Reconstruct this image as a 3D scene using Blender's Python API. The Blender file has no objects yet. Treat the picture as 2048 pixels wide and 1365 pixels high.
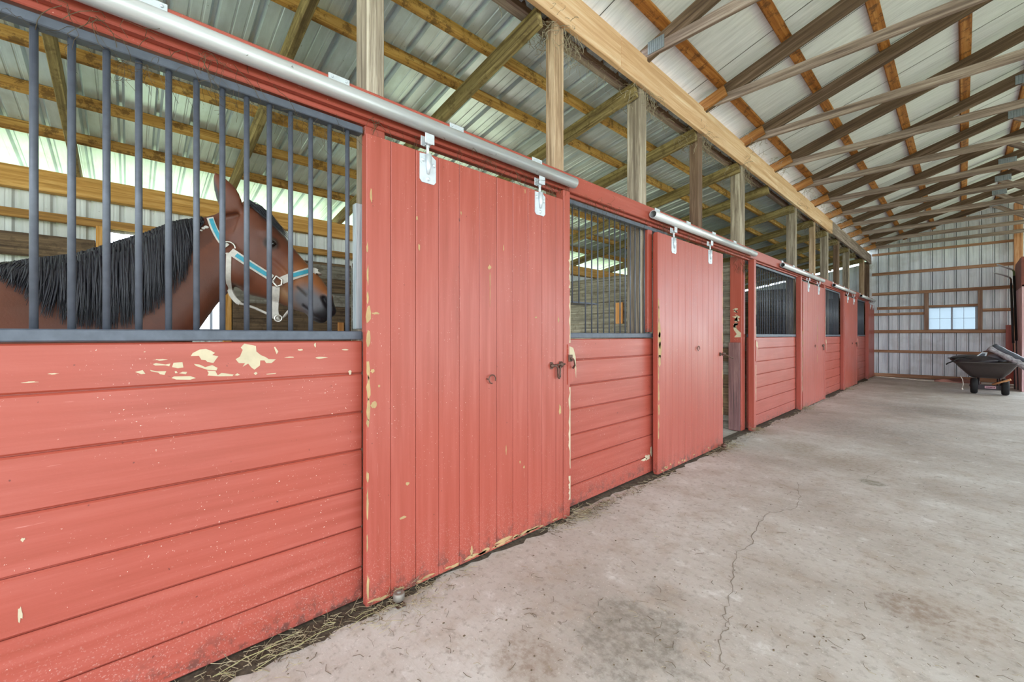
import bpy, bmesh, math, random
from mathutils import Vector, Matrix
from mathutils.bvhtree import BVHTree
random.seed(7)
S = bpy.context.scene
C = S.collection
R = random.random
def U(a, b): return a + (b - a) * R()

# ------------------------------------------------------------------ camera
F, CX, V0, H = 830.0, 1024.0, 671.5, 1.23
TH = math.atan2(1925 - CX, F)
cam = bpy.data.cameras.new('camera')
cam.sensor_width = 36.0
cam.lens = F / 2048 * 36
cam.shift_y = -(682.5 - V0) / 2048
cam.clip_end = 300
co = bpy.data.objects.new('camera', cam)
C.objects.link(co)
co.location = (0, 0, H)
co.rotation_euler = (math.pi / 2, 0, TH)
S.camera = co

# pixel measurements -> points on real planes (used once, to read sizes off the photograph)
_s, _c = math.sin(TH), math.cos(TH)
def ray(u, v):
    a = (u - CX) / F
    return Vector((a * _c - _s, a * _s + _c, -(v - V0) / F))
def onX(u, v, x):
    r = ray(u, v); return r * (x / r.x) + Vector((0, 0, H))
def onZ(u, v, z=0.0):
    r = ray(u, v); return r * ((z - H) / r.z) + Vector((0, 0, H))
def onP(u, v, p, n):
    r = ray(u, v); o = Vector((0, 0, H)); return o + r * ((p - o).dot(n) / r.dot(n))

# ------------------------------------------------------------------ materials
def lin(h):
    h = h.lstrip('#')
    out = []
    for i in (0, 2, 4):
        c = int(h[i:i + 2], 16) / 255
        out.append(c / 12.92 if c <= .04045 else ((c + .055) / 1.055) ** 2.4)
    return (*out, 1)

class NT:
    def __init__(s, name):
        s.m = bpy.data.materials.new(name); s.m.use_nodes = True
        s.t = s.m.node_tree; s.t.nodes.clear()
        s.out = s.n('ShaderNodeOutputMaterial')
        s.b = s.n('ShaderNodeBsdfPrincipled')
        s.l(s.b.outputs[0], s.out.inputs[0])
    def n(s, t, **k):
        x = s.t.nodes.new(t)
        for a, b in k.items(): setattr(x, a, b)
        return x
    def l(s, a, b): s.t.links.new(a, b)
    def coord(s, scale=(1, 1, 1), rnd=True, kind='Object'):
        tc = s.n('ShaderNodeTexCoord'); mp = s.n('ShaderNodeMapping')
        s.l(tc.outputs[kind], mp.inputs['Vector'])
        mp.inputs['Scale'].default_value = scale
        if rnd:
            oi = s.n('ShaderNodeObjectInfo'); mu = s.n('ShaderNodeMath', operation='MULTIPLY')
            s.l(oi.outputs['Random'], mu.inputs[0]); mu.inputs[1].default_value = 37.0
            s.l(mu.outputs[0], mp.inputs['Location'])
        return mp.outputs[0]
    def noise(s, vec, scale, detail=4, rough=.6, dist=0):
        x = s.n('ShaderNodeTexNoise'); s.l(vec, x.inputs['Vector'])
        x.inputs['Scale'].default_value = scale; x.inputs['Detail'].default_value = detail
        x.inputs['Roughness'].default_value = rough; x.inputs['Distortion'].default_value = dist
        return x.outputs['Fac']
    def ramp(s, fac, stops, interp='LINEAR'):
        x = s.n('ShaderNodeValToRGB'); s.l(fac, x.inputs[0]); r = x.color_ramp; r.interpolation = interp
        while len(r.elements) > 1: r.elements.remove(r.elements[-1])
        r.elements[0].position = stops[0][0]; r.elements[0].color = stops[0][1]
        for p, c in stops[1:]:
            e = r.elements.new(p); e.color = c
        return x.outputs[0]
    def step(s, fac, a, b):
        x = s.n('ShaderNodeMapRange'); x.interpolation_type = 'SMOOTHSTEP'
        s.l(fac, x.inputs[0]); x.inputs[1].default_value = a; x.inputs[2].default_value = b
        return x.outputs[0]
    def math(s, op, a, b=None):
        x = s.n('ShaderNodeMath', operation=op)
        for i, v in enumerate((a, b)):
            if v is None: continue
            if isinstance(v, (int, float)): x.inputs[i].default_value = v
            else: s.l(v, x.inputs[i])
        return x.outputs[0]
    def mix(s, fac, a, b, mode='MIX'):
        x = s.n('ShaderNodeMix', data_type='RGBA', blend_type=mode)
        for i, v in ((0, fac), (6, a), (7, b)):
            if isinstance(v, (int, float, tuple)): x.inputs[i].default_value = v
            else: s.l(v, x.inputs[i])
        return x.outputs[2]
    def bump(s, h, strength=.2, dist=.01):
        x = s.n('ShaderNodeBump'); s.l(h, x.inputs['Height'])
        x.inputs['Strength'].default_value = strength; x.inputs['Distance'].default_value = dist
        s.l(x.outputs[0], s.b.inputs['Normal'])
    def fin(s, col, rough=.6, metal=0, spec=.5):
        if isinstance(col, tuple): s.b.inputs['Base Color'].default_value = col
        else: s.l(col, s.b.inputs['Base Color'])
        if isinstance(rough, (int, float)): s.b.inputs['Roughness'].default_value = rough
        else: s.l(rough, s.b.inputs['Roughness'])
        s.b.inputs['Metallic'].default_value = metal
        s.b.inputs['Specular IOR Level'].default_value = spec
        return s.m

AX = {'X': (.35, 9, 9), 'Y': (9, .35, 9), 'Z': (9, 9, .35)}
_wc = {}
def wood(name, dark, mid, light, axis='X', blotch=None, bamt=.5, rough=.8, grain=3.0):
    k = name + axis
    if k in _wc: return _wc[k]
    t = NT(name + '_grain_' + axis.lower())
    v = t.coord(AX[axis]); g = t.noise(v, grain, 6, .68, .6)
    col = t.ramp(g, [(.34, lin(dark)), (.5, lin(mid)), (.66, lin(light))])
    v2 = t.coord((1, 1, 1)); b = t.noise(v2, 1.7, 3, .6)
    col = t.mix(t.math('MULTIPLY', t.step(b, .42, .72), .5), col, t.mix(.5, lin(dark), lin(mid)))
    if blotch:
        bn = t.noise(v2, 11, 5, .75)
        col = t.mix(t.math('MULTIPLY', t.step(bn, .50, .62), bamt), col, lin(blotch))
    fine = t.noise(v, grain * 6, 3, .7)
    col = t.mix(t.math('MULTIPLY', t.step(fine, .52, .70), .5), col, lin(dark))
    t.bump(g, .25, .006)
    _wc[k] = t.fin(col, rough, 0, .3)
    return _wc[k]

def plain(name, col, rough=.6, metal=0, spec=.5, var=.12, scale=14):
    t = NT(name); v = t.coord(); n = t.noise(v, scale, 4, .6)
    c = lin(col); d = tuple(x * (1 - var * 2) for x in c[:3]) + (1,)
    m = t.ramp(n, [(.3, d), (.65, c)])
    t.bump(n, .08, .003)
    return t.fin(m, rough, metal, spec)

def red_paint(axis):
    t = NT('red_barn_paint_' + axis.lower())
    sc = {'X': (.4, 8, 8), 'Y': (8, .4, 8), 'Z': (8, 8, .4)}[axis]
    v = t.coord(sc, True); g = t.noise(v, 3.2, 5, .6)
    w = t.coord((1, 1, 1), True); big = t.noise(w, 1.3, 3, .5)
    col = t.ramp(g, [(.25, lin('#94402f')), (.5, lin('#a14a3c')), (.75, lin('#ac584b'))])
    col = t.mix(t.math('MULTIPLY', t.step(big, .4, .65), .45), col, lin('#a34431'))
    # pale scuffs along the grain and small chips
    sf = t.noise(t.coord(tuple(x * 1.5 for x in sc), True), 9, 4, .7)
    col = t.mix(t.math('MULTIPLY', t.step(sf, .66, .78), .5), col, lin('#dc9a90'))
    fl = t.noise(w, 150, 2, .5); fl2 = t.noise(w, 4, 2, .5)
    msk = t.math('MULTIPLY', t.step(fl, .71, .75), t.step(fl2, .45, .62))
    col = t.mix(msk, col, lin('#e6c4b6'))
    dk = t.noise(w, 38, 2, .5)
    col = t.mix(t.math('MULTIPLY', t.step(dk, .75, .79), .8), col, lin('#5a2622'))
    # mud splashes kicked up near the floor
    tc = t.n('ShaderNodeTexCoord'); sx = t.n('ShaderNodeSeparateXYZ'); t.l(tc.outputs['Object'], sx.inputs[0])
    sp = t.noise(w, 16, 5, .75)
    low = t.math('MULTIPLY', t.step(sx.outputs[2], .17, .015), t.step(sp, .47, .62))
    col = t.mix(t.math('MULTIPLY', low, .75), col, lin('#4b3a34'))
    fs = t.math('MULTIPLY', t.step(sx.outputs[2], .42, .05), t.step(t.noise(w, 190, 2, .5), .60, .68))
    col = t.mix(t.math('MULTIPLY', fs, .45), col, lin('#d0a59a'))
    t.bump(t.math('ADD', g, t.math('MULTIPLY', t.noise(w, 60, 3, .6), .25)), .18, .004)
    return t.fin(col, t.math('ADD', t.math('MULTIPLY', big, .25), .30), 0, .5)

RED = {a: red_paint(a) for a in 'YZX'}
CREAM = plain('bare_primer_patch', '#c6b699', .8, var=.1)
TAN = plain('bare_wood_edge', '#b8986c', .85, var=.15)
POST_GREY = wood('weathered_post_wood', '#5d5046', '#948575', '#c6b9a8', 'Z')
POST_TAN = wood('tan_post_wood', '#6f5742', '#a98b70', '#d2b89e', 'Z')
POST_DARK = wood('brown_post_wood', '#4e392d', '#6d5443', '#8c7461', 'Z')
BEAMW = wood('light_pine_beam', '#b98c66', '#d3aa87', '#e2c5a8', 'Y', None, 0, .7, 2.0)
DARKB = wood('dusty_dark_beam', '#4a3b30', '#6c5a4a', '#8b7866', 'Y')
TRUSS = wood('grey_truss_lumber', '#5f4f49', '#8d7a71', '#b3a299', 'X', None, 0, .85)
TRUSSD = wood('brown_truss_lumber', '#45332b', '#64503f', '#836d5f', 'X', None, 0, .85)
PURL = wood('orange_purlin_board', '#74431a', '#a2662e', '#bd8449', 'Y', '#4d2f17', .75, .75)
LPURL = wood('golden_purlin_board', '#7d5322', '#b08343', '#c9a25f', 'Y', '#4d3216', .7, .8)
LRAFT = wood('olive_rafter_lumber', '#54432b', '#83704a', '#a99568', 'X', '#4a3a1f', .5, .85)
EAVE = wood('golden_eave_beam', '#8a6128', '#b98a48', '#d1a765', 'Y')
GIRT = wood('brown_girt_lumber', '#7a5740', '#a97d60', '#c8a184', 'X')
GIRTY = wood('brown_girt_lumber', '#6b4a26', '#9a7038', '#b88d52', 'Y')
STUD = wood('pink_brown_stud', '#77594a', '#9d7d6b', '#b89a88', 'Z')
PLANK = {a: wood('grey_stall_plank', '#4f4a44', '#7b7468', '#9c968a', a, '#4a3d2c', .4, .9) for a in 'XY'}
PLANKB = {a: wood('brown_stall_plank', '#3f3126', '#64513d', '#846d52', a, '#33281d', .4, .9) for a in 'XY'}
STEEL = plain('blue_grey_bar_steel', '#555863', .45, .15, .5, .12, 30)
RAIL = plain('blue_grey_rail_steel', '#555a66', .5, .1, .5, .15, 20)
IRON = plain('rusty_iron', '#6e5348', .55, .6, .5, .25, 60)
BRIGHT = plain('bright_zinc', '#d6dbe2', .38, .35, .6, .08, 25)
BLACKP = plain('black_plastic', '#2e2a2b', .5, 0, .4, .1, 20)
RUBBER = plain('black_rubber', '#1d1b1b', .75, 0, .3, .1, 20)
RUST = plain('rust_brown_paint', '#8a4a3c', .6, 0, .4, .2, 8)
PINK = None

def galv(name, base, dark, axis, metal, rough, stain='#8a8f90'):
    t = NT(name)
    sc = {'X': (.5, 7, 7), 'Y': (7, .5, 7), 'Z': (7, 7, .5)}[axis]
    v = t.coord(sc, False); n = t.noise(v, 2.0, 5, .65)
    w = t.coord((1, 1, 1), False); b = t.noise(w, 1.6, 4, .6)
    col = t.ramp(n, [(.3, lin(dark)), (.6, lin(base))])
    col = t.mix(t.math('MULTIPLY', t.step(b, .5, .7), .35), col, lin(stain))
    sp = t.noise(w, 48, 2, .5)
    col = t.mix(t.math('MULTIPLY', t.step(sp, .74, .78), .6), col, lin('#4c4a45'))
    return t.fin(col, t.math('ADD', t.math('MULTIPLY', n, .25), rough), metal, .5)
GALV_ROOF = galv('galvanised_roof_sheet', '#d3e0ec', '#bdc9d4', 'X', .4, .26)
GALV_WALL = galv('galvanised_wall_sheet', '#e9edf4', '#c6cbd4', 'Z', .05, .35, '#9c938c')
GALV_SHADE = plain('painted_rib_shade', '#5a5f68', .6, .2)  # darker colour stands in for shade on one side of each rib
GALV_REAR = galv('rear_wall_sheet', '#cfd2cd', '#b5b8b2', 'Z', .1, .45, '#a39c8c')
PIPE = galv('galvanised_pipe', '#dcdde0', '#b9babd', 'Y', .4, .24, '#b5aca0')
GUSSET = plain('galvanised_gusset', '#9aa3ab', .4, .6, .5, .1, 30)

def insul():
    t = NT('white_insulation_facing')
    v = t.coord((.6, 8, 1), False); n = t.noise(v, 4, 6, .7)
    w = t.coord((1, 1, 1), False); b = t.noise(w, .8, 4, .6)
    col = t.ramp(n, [(.28, lin('#c6c7cc')), (.5, lin('#dadce1')), (.7, lin('#e8e9ee'))])
    col = t.mix(t.math('MULTIPLY', t.step(b, .5, .75), .4), col, lin('#b9b8bc'))
    st = t.noise(t.coord((.25, 30, 1), False), 3, 4, .7)
    col = t.mix(t.math('MULTIPLY', t.step(st, .60, .75), .35), col, lin('#9b9a9e'))
    t.bump(n, .3, .01)
    return t.fin(col, .55, 0, .4)
INSUL = insul()
SEAM = plain('dark_seam', '#3c3836', .8)

def concrete():
    t = NT('worn_barn_concrete')
    w = t.coord((1, 1, 1), False)
    a = t.noise(w, .9, 6, .62); b = t.noise(w, 4.5, 6, .7); c = t.noise(w, 26, 5, .7)
    col = t.ramp(a, [(.30, lin('#a59b91')), (.48, lin('#bcb4ac')), (.66, lin('#cfcac4'))])
    col = t.mix(t.math('MULTIPLY', t.step(b, .48, .68), .55), col, lin('#a69686'))
    col = t.mix(t.math('MULTIPLY', t.step(b, .44, .30), .65), col, lin('#dddad6'))
    col = t.mix(t.math('MULTIPLY', t.step(c, .50, .68), .45), col, lin('#857b70'))
    col = t.mix(t.math('MULTIPLY', t.step(t.noise(w, 70, 3, .6), .62, .70), .5), col, lin('#e4ded8'))
    col = t.mix(t.math('MULTIPLY', t.step(t.noise(w, 33, 2, .5), .68, .73), .6), col, lin('#6b5d50'))
    # trowel / scrape streaks
    mp = t.n('ShaderNodeMapping'); tc = t.n('ShaderNodeTexCoord'); t.l(tc.outputs['Object'], mp.inputs[0])
    mp.inputs['Rotation'].default_value = (0, 0, math.radians(28)); mp.inputs['Scale'].default_value = (1.4, 16, 1)
    st = t.noise(mp.outputs[0], 2.2, 5, .7)
    col = t.mix(t.math('MULTIPLY', t.step(st, .55, .75), .35), col, lin('#8b7b6d'))
    # damp patches and droppings stains at their own places
    for (u, v, r, hx, am) in ((1265, 1275, .30, '#857f74', .8), (1740, 965, .10, '#6f6a55', .7), (1805, 1210, .16, '#7d6a5c', .6),
                              (1710, 925, .45, '#9a8877', .5), (1060, 1320, .18, '#8f7c6a', .6), (1600, 895, .3, '#938471', .6),
                              (1900, 1235, .25, '#97826f', .5), (1330, 1190, .14, '#8a8378', .5), (1745, 860, .9, '#8b8077', .5), (1850, 820, 1.0, '#7e766e', .5)):
        p = onZ(u, v)
        vm = t.n('ShaderNodeVectorMath', operation='DISTANCE'); t.l(tc.outputs['Object'], vm.inputs[0]); vm.inputs[1].default_value = p
        d = t.math('ADD', vm.outputs['Value'], t.math('MULTIPLY', t.math('SUBTRACT', b, .5), r * 2.4))
        col = t.mix(t.math('MULTIPLY', t.math('MULTIPLY', t.step(d, r, r * .45), am), t.math('ADD', t.math('MULTIPLY', t.step(c, .35, .62), .6), .4)), col, lin(hx))
    t.bump(t.math('ADD', b, t.math('MULTIPLY', c, .5)), .25, .01)
    return t.fin(col, .75, 0, .4)
CONC = concrete()
CRACK = plain('dirt_filled_crack', '#8f8376', .9)
BOUNCE_FLOOR = plain('pale_bounce_floor', '#c2b8a2', .95, 0, .2, .15, 9)  # unseen stall floor made pale to bounce light onto the roof
GRASS = plain('dry_pale_grass', '#98a67f', .9, 0, .2, .2, 5)
HAY = plain('dry_hay', '#a89a7c', .9, 0, .2, .2, 40)
HAYD = plain('dusty_old_hay', '#6f604c', .95, 0, .2, .25, 40)
WEB = plain('dusty_cobweb', '#a39681', .95, 0, .1, .2, 30)

# ------------------------------------------------------------------ mesh helpers
class MB:
    def __init__(s): s.bm = bmesh.new()
    def quad(s, pts, mi=0):
        f = s.bm.faces.new([s.bm.verts.new(p) for p in pts]); f.material_index = mi; return f
    def box(s, x0, x1, y0, y1, z0, z1, mi=0, bev=0.0, M=None):
        b = bmesh.new(); bmesh.ops.create_cube(b, size=1)
        for v in b.verts:
            v.co = Vector((x0 + (v.co.x + .5) * (x1 - x0), y0 + (v.co.y + .5) * (y1 - y0), z0 + (v.co.z + .5) * (z1 - z0)))
        if bev: bmesh.ops.bevel(b, geom=b.edges[:], offset=bev, segments=2 if bev > .006 else 1, affect='EDGES', profile=.6)
        s.add(b, mi, M); return s
    def add(s, b, mi=0, M=None):
        if M is not None: bmesh.ops.transform(b, matrix=M, verts=b.verts)
        mp = {v: s.bm.verts.new(v.co) for v in b.verts}
        for f in b.faces:
            try:
                g = s.bm.faces.new([mp[v] for v in f.verts]); g.material_index = mi; g.smooth = f.smooth
            except ValueError: pass
        b.free()
    def tube(s, pts, rad, seg=8, mi=0, cap=True, smooth=True, flat=1.0):
        pts = [Vector(p) for p in pts]; n = len(pts)
        rad = rad if isinstance(rad, (list, tuple)) else [rad] * n
        rings = []; up = None
        for i, p in enumerate(pts):
            t = (pts[min(i + 1, n - 1)] - pts[max(i - 1, 0)]).normalized()
            if up is None: up = Vector((0, 0, 1)) if abs(t.z) < .9 else Vector((1, 0, 0))
            a = t.cross(up)
            if a.length < 1e-5: a = t.orthogonal()
            a.normalize(); b = a.cross(t).normalized(); up = b
            rings.append([s.bm.verts.new(p + (a * math.cos(2 * math.pi * k / seg) + b * math.sin(2 * math.pi * k / seg) * flat) * rad[i]) for k in range(seg)])
        for i in range(n - 1):
            for k in range(seg):
                f = s.bm.faces.new((rings[i][k], rings[i][(k + 1) % seg], rings[i + 1][(k + 1) % seg], rings[i + 1][k]))
                f.material_index = mi; f.smooth = smooth
        if cap:
            for r_ in (rings[0], rings[-1][::-1]):
                f = s.bm.faces.new(r_); f.material_index = mi
        return s
    def loft(s, rings, mi=0, cap=True, smooth=True):
        vr = [[s.bm.verts.new(p) for p in r_] for r_ in rings]; k = len(vr[0])
        for i in range(len(vr) - 1):
            for j in range(k):
                f = s.bm.faces.new((vr[i][j], vr[i][(j + 1) % k], vr[i + 1][(j + 1) % k], vr[i + 1][j])); f.smooth = smooth; f.material_index = mi
        if cap:
            s.bm.faces.new(vr[0]).material_index = mi; s.bm.faces.new(vr[-1][::-1]).material_index = mi
        return s
    def ball(s, c, r, mi=0, sub=2, M=None):
        b = bmesh.new(); bmesh.ops.create_icosphere(b, subdivisions=sub, radius=1)
        r = r if isinstance(r, (tuple, list)) else (r, r, r)
        for v in b.verts: v.co = Vector((v.co.x * r[0], v.co.y * r[1], v.co.z * r[2]))
        for f in b.faces: f.smooth = True
        if M is not None: bmesh.ops.transform(b, matrix=M, verts=b.verts)
        bmesh.ops.translate(b, verts=b.verts, vec=Vector(c)); s.add(b, mi); return s
    def prism(s, poly, d, mi=0):
        """poly: 3D points of a flat outline; d: thickness vector."""
        d = Vector(d); a = [s.bm.verts.new(Vector(p)) for p in poly]; b = [s.bm.verts.new(Vector(p) + d) for p in poly]; n = len(a)
        s.bm.faces.new(a).material_index = mi; s.bm.faces.new(b[::-1]).material_index = mi
        for i in range(n): s.bm.faces.new((a[i], a[(i + 1) % n], b[(i + 1) % n], b[i])).material_index = mi
        return s
    def torus(s, c, r1, r2, axis, seg=20, mi=0, a0=0, a1=2 * math.pi):
        axis = Vector(axis).normalized(); u = axis.orthogonal().normalized(); v = axis.cross(u)
        full = abs(a1 - a0) > 6.2
        n = seg
        pts = [Vector(c) + (u * math.cos(a0 + (a1 - a0) * i / n) + v * math.sin(a0 + (a1 - a0) * i / n)) * r1 for i in range(n + 1)]
        return s.tube(pts, r2, 6, mi, cap=not full)
    def build(s, name, mats, parent=None, loc=None, recalc=True):
        if recalc: bmesh.ops.recalc_face_normals(s.bm, faces=s.bm.faces[:])
        me = bpy.data.meshes.new(name)
        L = Vector(parent['_l']) if parent is not None else Vector(loc if loc is not None else (0, 0, 0))
        for v in s.bm.verts: v.co -= L
        s.bm.to_mesh(me); s.bm.free()
        for m in (mats if isinstance(mats, (list, tuple)) else [mats]): me.materials.append(m)
        o = bpy.data.objects.new(name, me); C.objects.link(o)
        o['_l'] = tuple(L)
        if parent is not None: o.parent = parent
        else: o.location = L
        return o

def tag(o, label=None, cat=None, group=None, kind=None):
    if label: o['label'] = label
    if cat: o['category'] = cat
    if group: o['group'] = group
    if kind: o['kind'] = kind
    return o
def thing(name, label, cat, loc, group=None):
    o = bpy.data.objects.new(name, None); C.objects.link(o); o.location = loc; o['_l'] = tuple(loc)
    o.empty_display_size = .1
    return tag(o, label, cat, group)
def struct(o): o['kind'] = 'structure'; return o

def board(name, p0, p1, w, h, mat, parent=None, up=(0, 0, 1), bev=.004):
    """a straight piece of lumber from p0 to p1 (w across, h along up); its own axes run with the grain."""
    p0, p1 = Vector(p0), Vector(p1); x = (p1 - p0); L = x.length; x.normalize()
    up = Vector(up); y = up.cross(x).normalized(); z = x.cross(y)
    m = MB(); m.box(0, L, -w / 2, w / 2, -h / 2, h / 2, 0, bev)
    me = bpy.data.meshes.new(name); bmesh.ops.recalc_face_normals(m.bm, faces=m.bm.faces[:]); m.bm.to_mesh(me); m.bm.free()
    me.materials.append(mat)
    o = bpy.data.objects.new(name, me); C.objects.link(o)
    M = Matrix((x, y, z)).transposed().to_4x4(); M.translation = p0
    if parent is not None:
        o.parent = parent; M.translation = p0 - Vector(parent['_l'])
    o.matrix_local = M
    o['_l'] = tuple(p0)
    return o

ORD = ['nearest', 'second', 'third', 'fourth', 'fifth', 'sixth', 'seventh', 'eighth', 'ninth', 'tenth', 'eleventh', 'twelfth', 'thirteenth', 'fourteenth']
YE = 16.6            # inner face of the end wall
XW = -1.873          # face of the stall fronts
LR = lambda x: 3.53 + .17 * (x + 2.0)      # underside of the lean-to roof
RP = lambda x: 3.80 + .32 * (x + 1.83)     # underside of the main purlins
RIDGE = 3.2

# ------------------------------------------------------------------ setting
m = MB()
m.box(-2.2, 7.5, -6, YE + .2, -.15, 0)
zp = lambda a, b: onZ(1100 + a / 2.1603, 740 + b / 2.1603)
def crack(pts, w):
    P = []
    for (a, b), (c, d) in zip(pts, pts[1:]):
        for k in range(6):
            q = zp(a + (c - a) * k / 6, b + (d - b) * k / 6); P.append(q + Vector((U(-.012, .012), U(-.012, .012), 0)))
    P.append(zp(*pts[-1]))
    prev = None
    for i, p in enumerate(P):
        t = (P[min(i + 1, len(P) - 1)] - P[max(i - 1, 0)]).normalized(); n = Vector((-t.y, t.x, 0)) * w * U(.4, 1.2)
        cur = (p + n + Vector((0, 0, .0012)), p - n + Vector((0, 0, .0012)))
        if prev: m.quad((prev[0], prev[1], cur[1], cur[0]), 1)
        prev = cur
crack([(1070, 485), (1085, 550), (1050, 605), (940, 620), (890, 680), (870, 750), (800, 800), (800, 880), (770, 1000), (755, 1080), (760, 1130), (740, 1180), (745, 1300)], .0022)
crack([(1070, 490), (1200, 498), (1330, 490), (1380, 460), (1430, 430)], .0012)
struct(m.build('floor', [CONC, CRACK], recalc=False))
m = MB(); m.box(-5.6, -2.2, -4.6, YE + .1, -.15, -.005); struct(m.build('floor_stalls', BOUNCE_FLOOR))
m = MB(); m.quad([(-60, -60, -.16), (60, -60, -.16), (60, 80, -.16), (-60, 80, -.16)]); struct(m.build('ground', GRASS))

# main roof, white insulation facing with dark seams up the slope
m = MB()
zc = lambda x: RP(x) + .042
for (xa, xb, fa, fb) in ((-2.0, RIDGE, zc(-2.0), zc(RIDGE)), (RIDGE, 8.3, zc(RIDGE), zc(RIDGE) - .32 * (8.3 - RIDGE))):
    m.prism([(xa, -3.6, fa), (xb, -3.6, fb), (xb, YE + .4, fb), (xa, YE + .4, fa)], (0, 0, .05))
for k in range(26):
    y = -2.6 + .76 * k + U(-.15, .15); w = .004
    m.quad([(-1.98, y - w, zc(-1.98) - .002), (RIDGE, y - w, zc(RIDGE) - .002), (RIDGE, y + w, zc(RIDGE) - .002), (-1.98, y + w, zc(-1.98) - .002)], 1)
struct(m.build('ceiling', [INSUL, SEAM], recalc=False))

def ribbed(f, a0, a1, lo, hi, pitch, d, out, big=.02):
    """a sheet with trapezoid ribs: f(a, t, off) -> point; a runs across the ribs, lo/hi limits along them (functions of a)."""
    prof = []
    a = a0
    while a < a1 - 1e-4:
        for da, off in ((0, 0), (pitch * .30, 0), (pitch * .32, d * .16), (pitch * .36, d * .16), (pitch * .38, 0), (pitch * .60, 0), (pitch * .62, d * .12), (pitch * .66, d * .12), (pitch * .68, 0),
                        (pitch - .050, 0), (pitch - .034, d), (pitch - .016, d)):
            if a + da < a1: prof.append((a + da, off))
        a += pitch
    prof.append((a1, 0))
    return prof

# lean-to roof sheet, ribs running down the slope
m = MB(); prof = ribbed(None, -4.6, YE + .3, 0, 0, .2286, .030, 0)
for (y0, d0), (y1, d1) in zip(prof, prof[1:]):
    xs = (-6.35, -4.2, -1.92)
    for xa, xb in zip(xs, xs[1:]):
        m.quad([(xa, y0, LR(xa) + d0), (xb, y0, LR(xb) + d0), (xb, y1, LR(xb) + d1), (xa, y1, LR(xa) + d1)], 0)
struct(m.build('ceiling_left', GALV_ROOF, recalc=False))

# end wall sheet with the window opening, ribs upright
WX0, WX1, WZ0, WZ1 = -.665, .275, 1.385, 2.015
def endtop(x): return RP(min(x, 2 * RIDGE - x)) + .045
m = MB(); prof = ribbed(None, -1.937, 4.5, 0, 0, .2286, -.022, 0)
ex = sorted(set([p for p in prof] + [(WX0, 0), (WX1, 0)]))
for (x0, d0), (x1, d1) in zip(ex, ex[1:]):
    segs = [(0, endtop((x0 + x1) / 2))]
    if x0 >= WX0 - 1e-6 and x1 <= WX1 + 1e-6: segs = [(0, WZ0), (WZ1, endtop((x0 + x1) / 2))]
    if x0 > 1.25: segs = [(3.4, endtop((x0 + x1) / 2))]  # unseen opening added right of the partition to light the far floor
    for z0, z1 in segs:
        t0 = endtop(x0) if z1 > 2.5 else z1; t1 = endtop(x1) if z1 > 2.5 else z1
        m.quad([(x0, YE + .02 + d0, z0), (x1, YE + .02 + d1, z0), (x1, YE + .02 + d1, t1), (x0, YE + .02 + d0, t0)], 1 if abs(d0 - d1) > .015 and d1 > d0 else 0)  # one side of each rib gets the painted shade
struct(m.build('wall_end', [GALV_WALL, GALV_SHADE], recalc=False))
# lean-to end wall, a strip of daylight left open under the roof
m = MB(); prof = ribbed(None, -5.62, -1.99, 0, 0, .2286, -.022, 0)
for (x0, d0), (x1, d1) in zip(prof, prof[1:]):
    m.quad([(x0, YE + .02 + d0, 0), (x1, YE + .02 + d1, 0), (x1, YE + .02 + d1, LR(x1) - .10), (x0, YE + .02 + d0, LR(x0) - .10)])
struct(m.build('wall_end_leanto', [GALV_WALL, GALV_SHADE], recalc=False))
# rear outer wall with an unglazed opening in the first stall
RY0, RY1, RZ0, RZ1 = -.14, .76, 1.30, 2.24
ADDED_GAP = ((2.5, 5.5),)       # unseen opening added behind the second stall to let in light
m = MB(); prof = ribbed(None, -4.6, YE, 0, 0, .2286, .02, 0)
ry = sorted(set(prof + [(RY0, 0), (RY1, 0)]))
for (y0, d0), (y1, d1) in zip(ry, ry[1:]):
    segs = [(0, 2.56)]
    if y0 >= RY0 - 1e-6 and y1 <= RY1 + 1e-6: segs = [(0, RZ0), (RZ1, 2.56)]
    if any(a < y0 < b for a, b in ADDED_GAP): segs = [(2.44, 2.56)]
    for z0, z1 in segs: m.quad([(-5.66 - d0, y0, z0), (-5.66 - d0, y0, z1), (-5.66 - d1, y1, z1), (-5.66 - d1, y1, z0)])
struct(m.build('wall_left', GALV_REAR, recalc=False))

# window in the end wall
def glass(name, col, tint):
    t = NT(name); t.t.nodes.remove(t.b)
    g = t.n('ShaderNodeBsdfGlossy'); g.inputs['Roughness'].default_value = .05
    tr = t.n('ShaderNodeBsdfTransparent'); tr.inputs[0].default_value = tint
    df = t.n('ShaderNodeBsdfTranslucent'); df.inputs[0].default_value = col
    m1 = t.n('ShaderNodeMixShader'); m1.inputs[0].default_value = .25; t.l(tr.outputs[0], m1.inputs[1]); t.l(df.outputs[0], m1.inputs[2])
    fr = t.n('ShaderNodeFresnel'); fr.inputs[0].default_value = 1.45
    m2 = t.n('ShaderNodeMixShader'); t.l(fr.outputs[0], m2.inputs[0]); t.l(m1.outputs[0], m2.inputs[1]); t.l(g.outputs[0], m2.inputs[2])
    t.l(m2.outputs[0], t.out.inputs[0]); return t.m
GLASS = glass('sky_dimming_glass', (.5, .6, .7, 1), (.29, .32, .345, 1))  # darkening tint in the panes holds down the bright sky
WFR = plain('grey_vinyl_frame', '#aab4c2', .5, 0, .5, .05)
w = bpy.data.objects.new('window_1', None); C.objects.link(w); w.location = (-.2, YE - .01, WZ0); w['_l'] = tuple(w.location); w['kind'] = 'structure'
m = MB()
y0, y1 = YE - .03, YE + .03
m.box(WX0, WX1, y0, y1, WZ0, WZ0 + .022, 0, .003); m.box(WX0, WX1, y0, y1, WZ1 - .022, WZ1, 0, .003)
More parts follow.
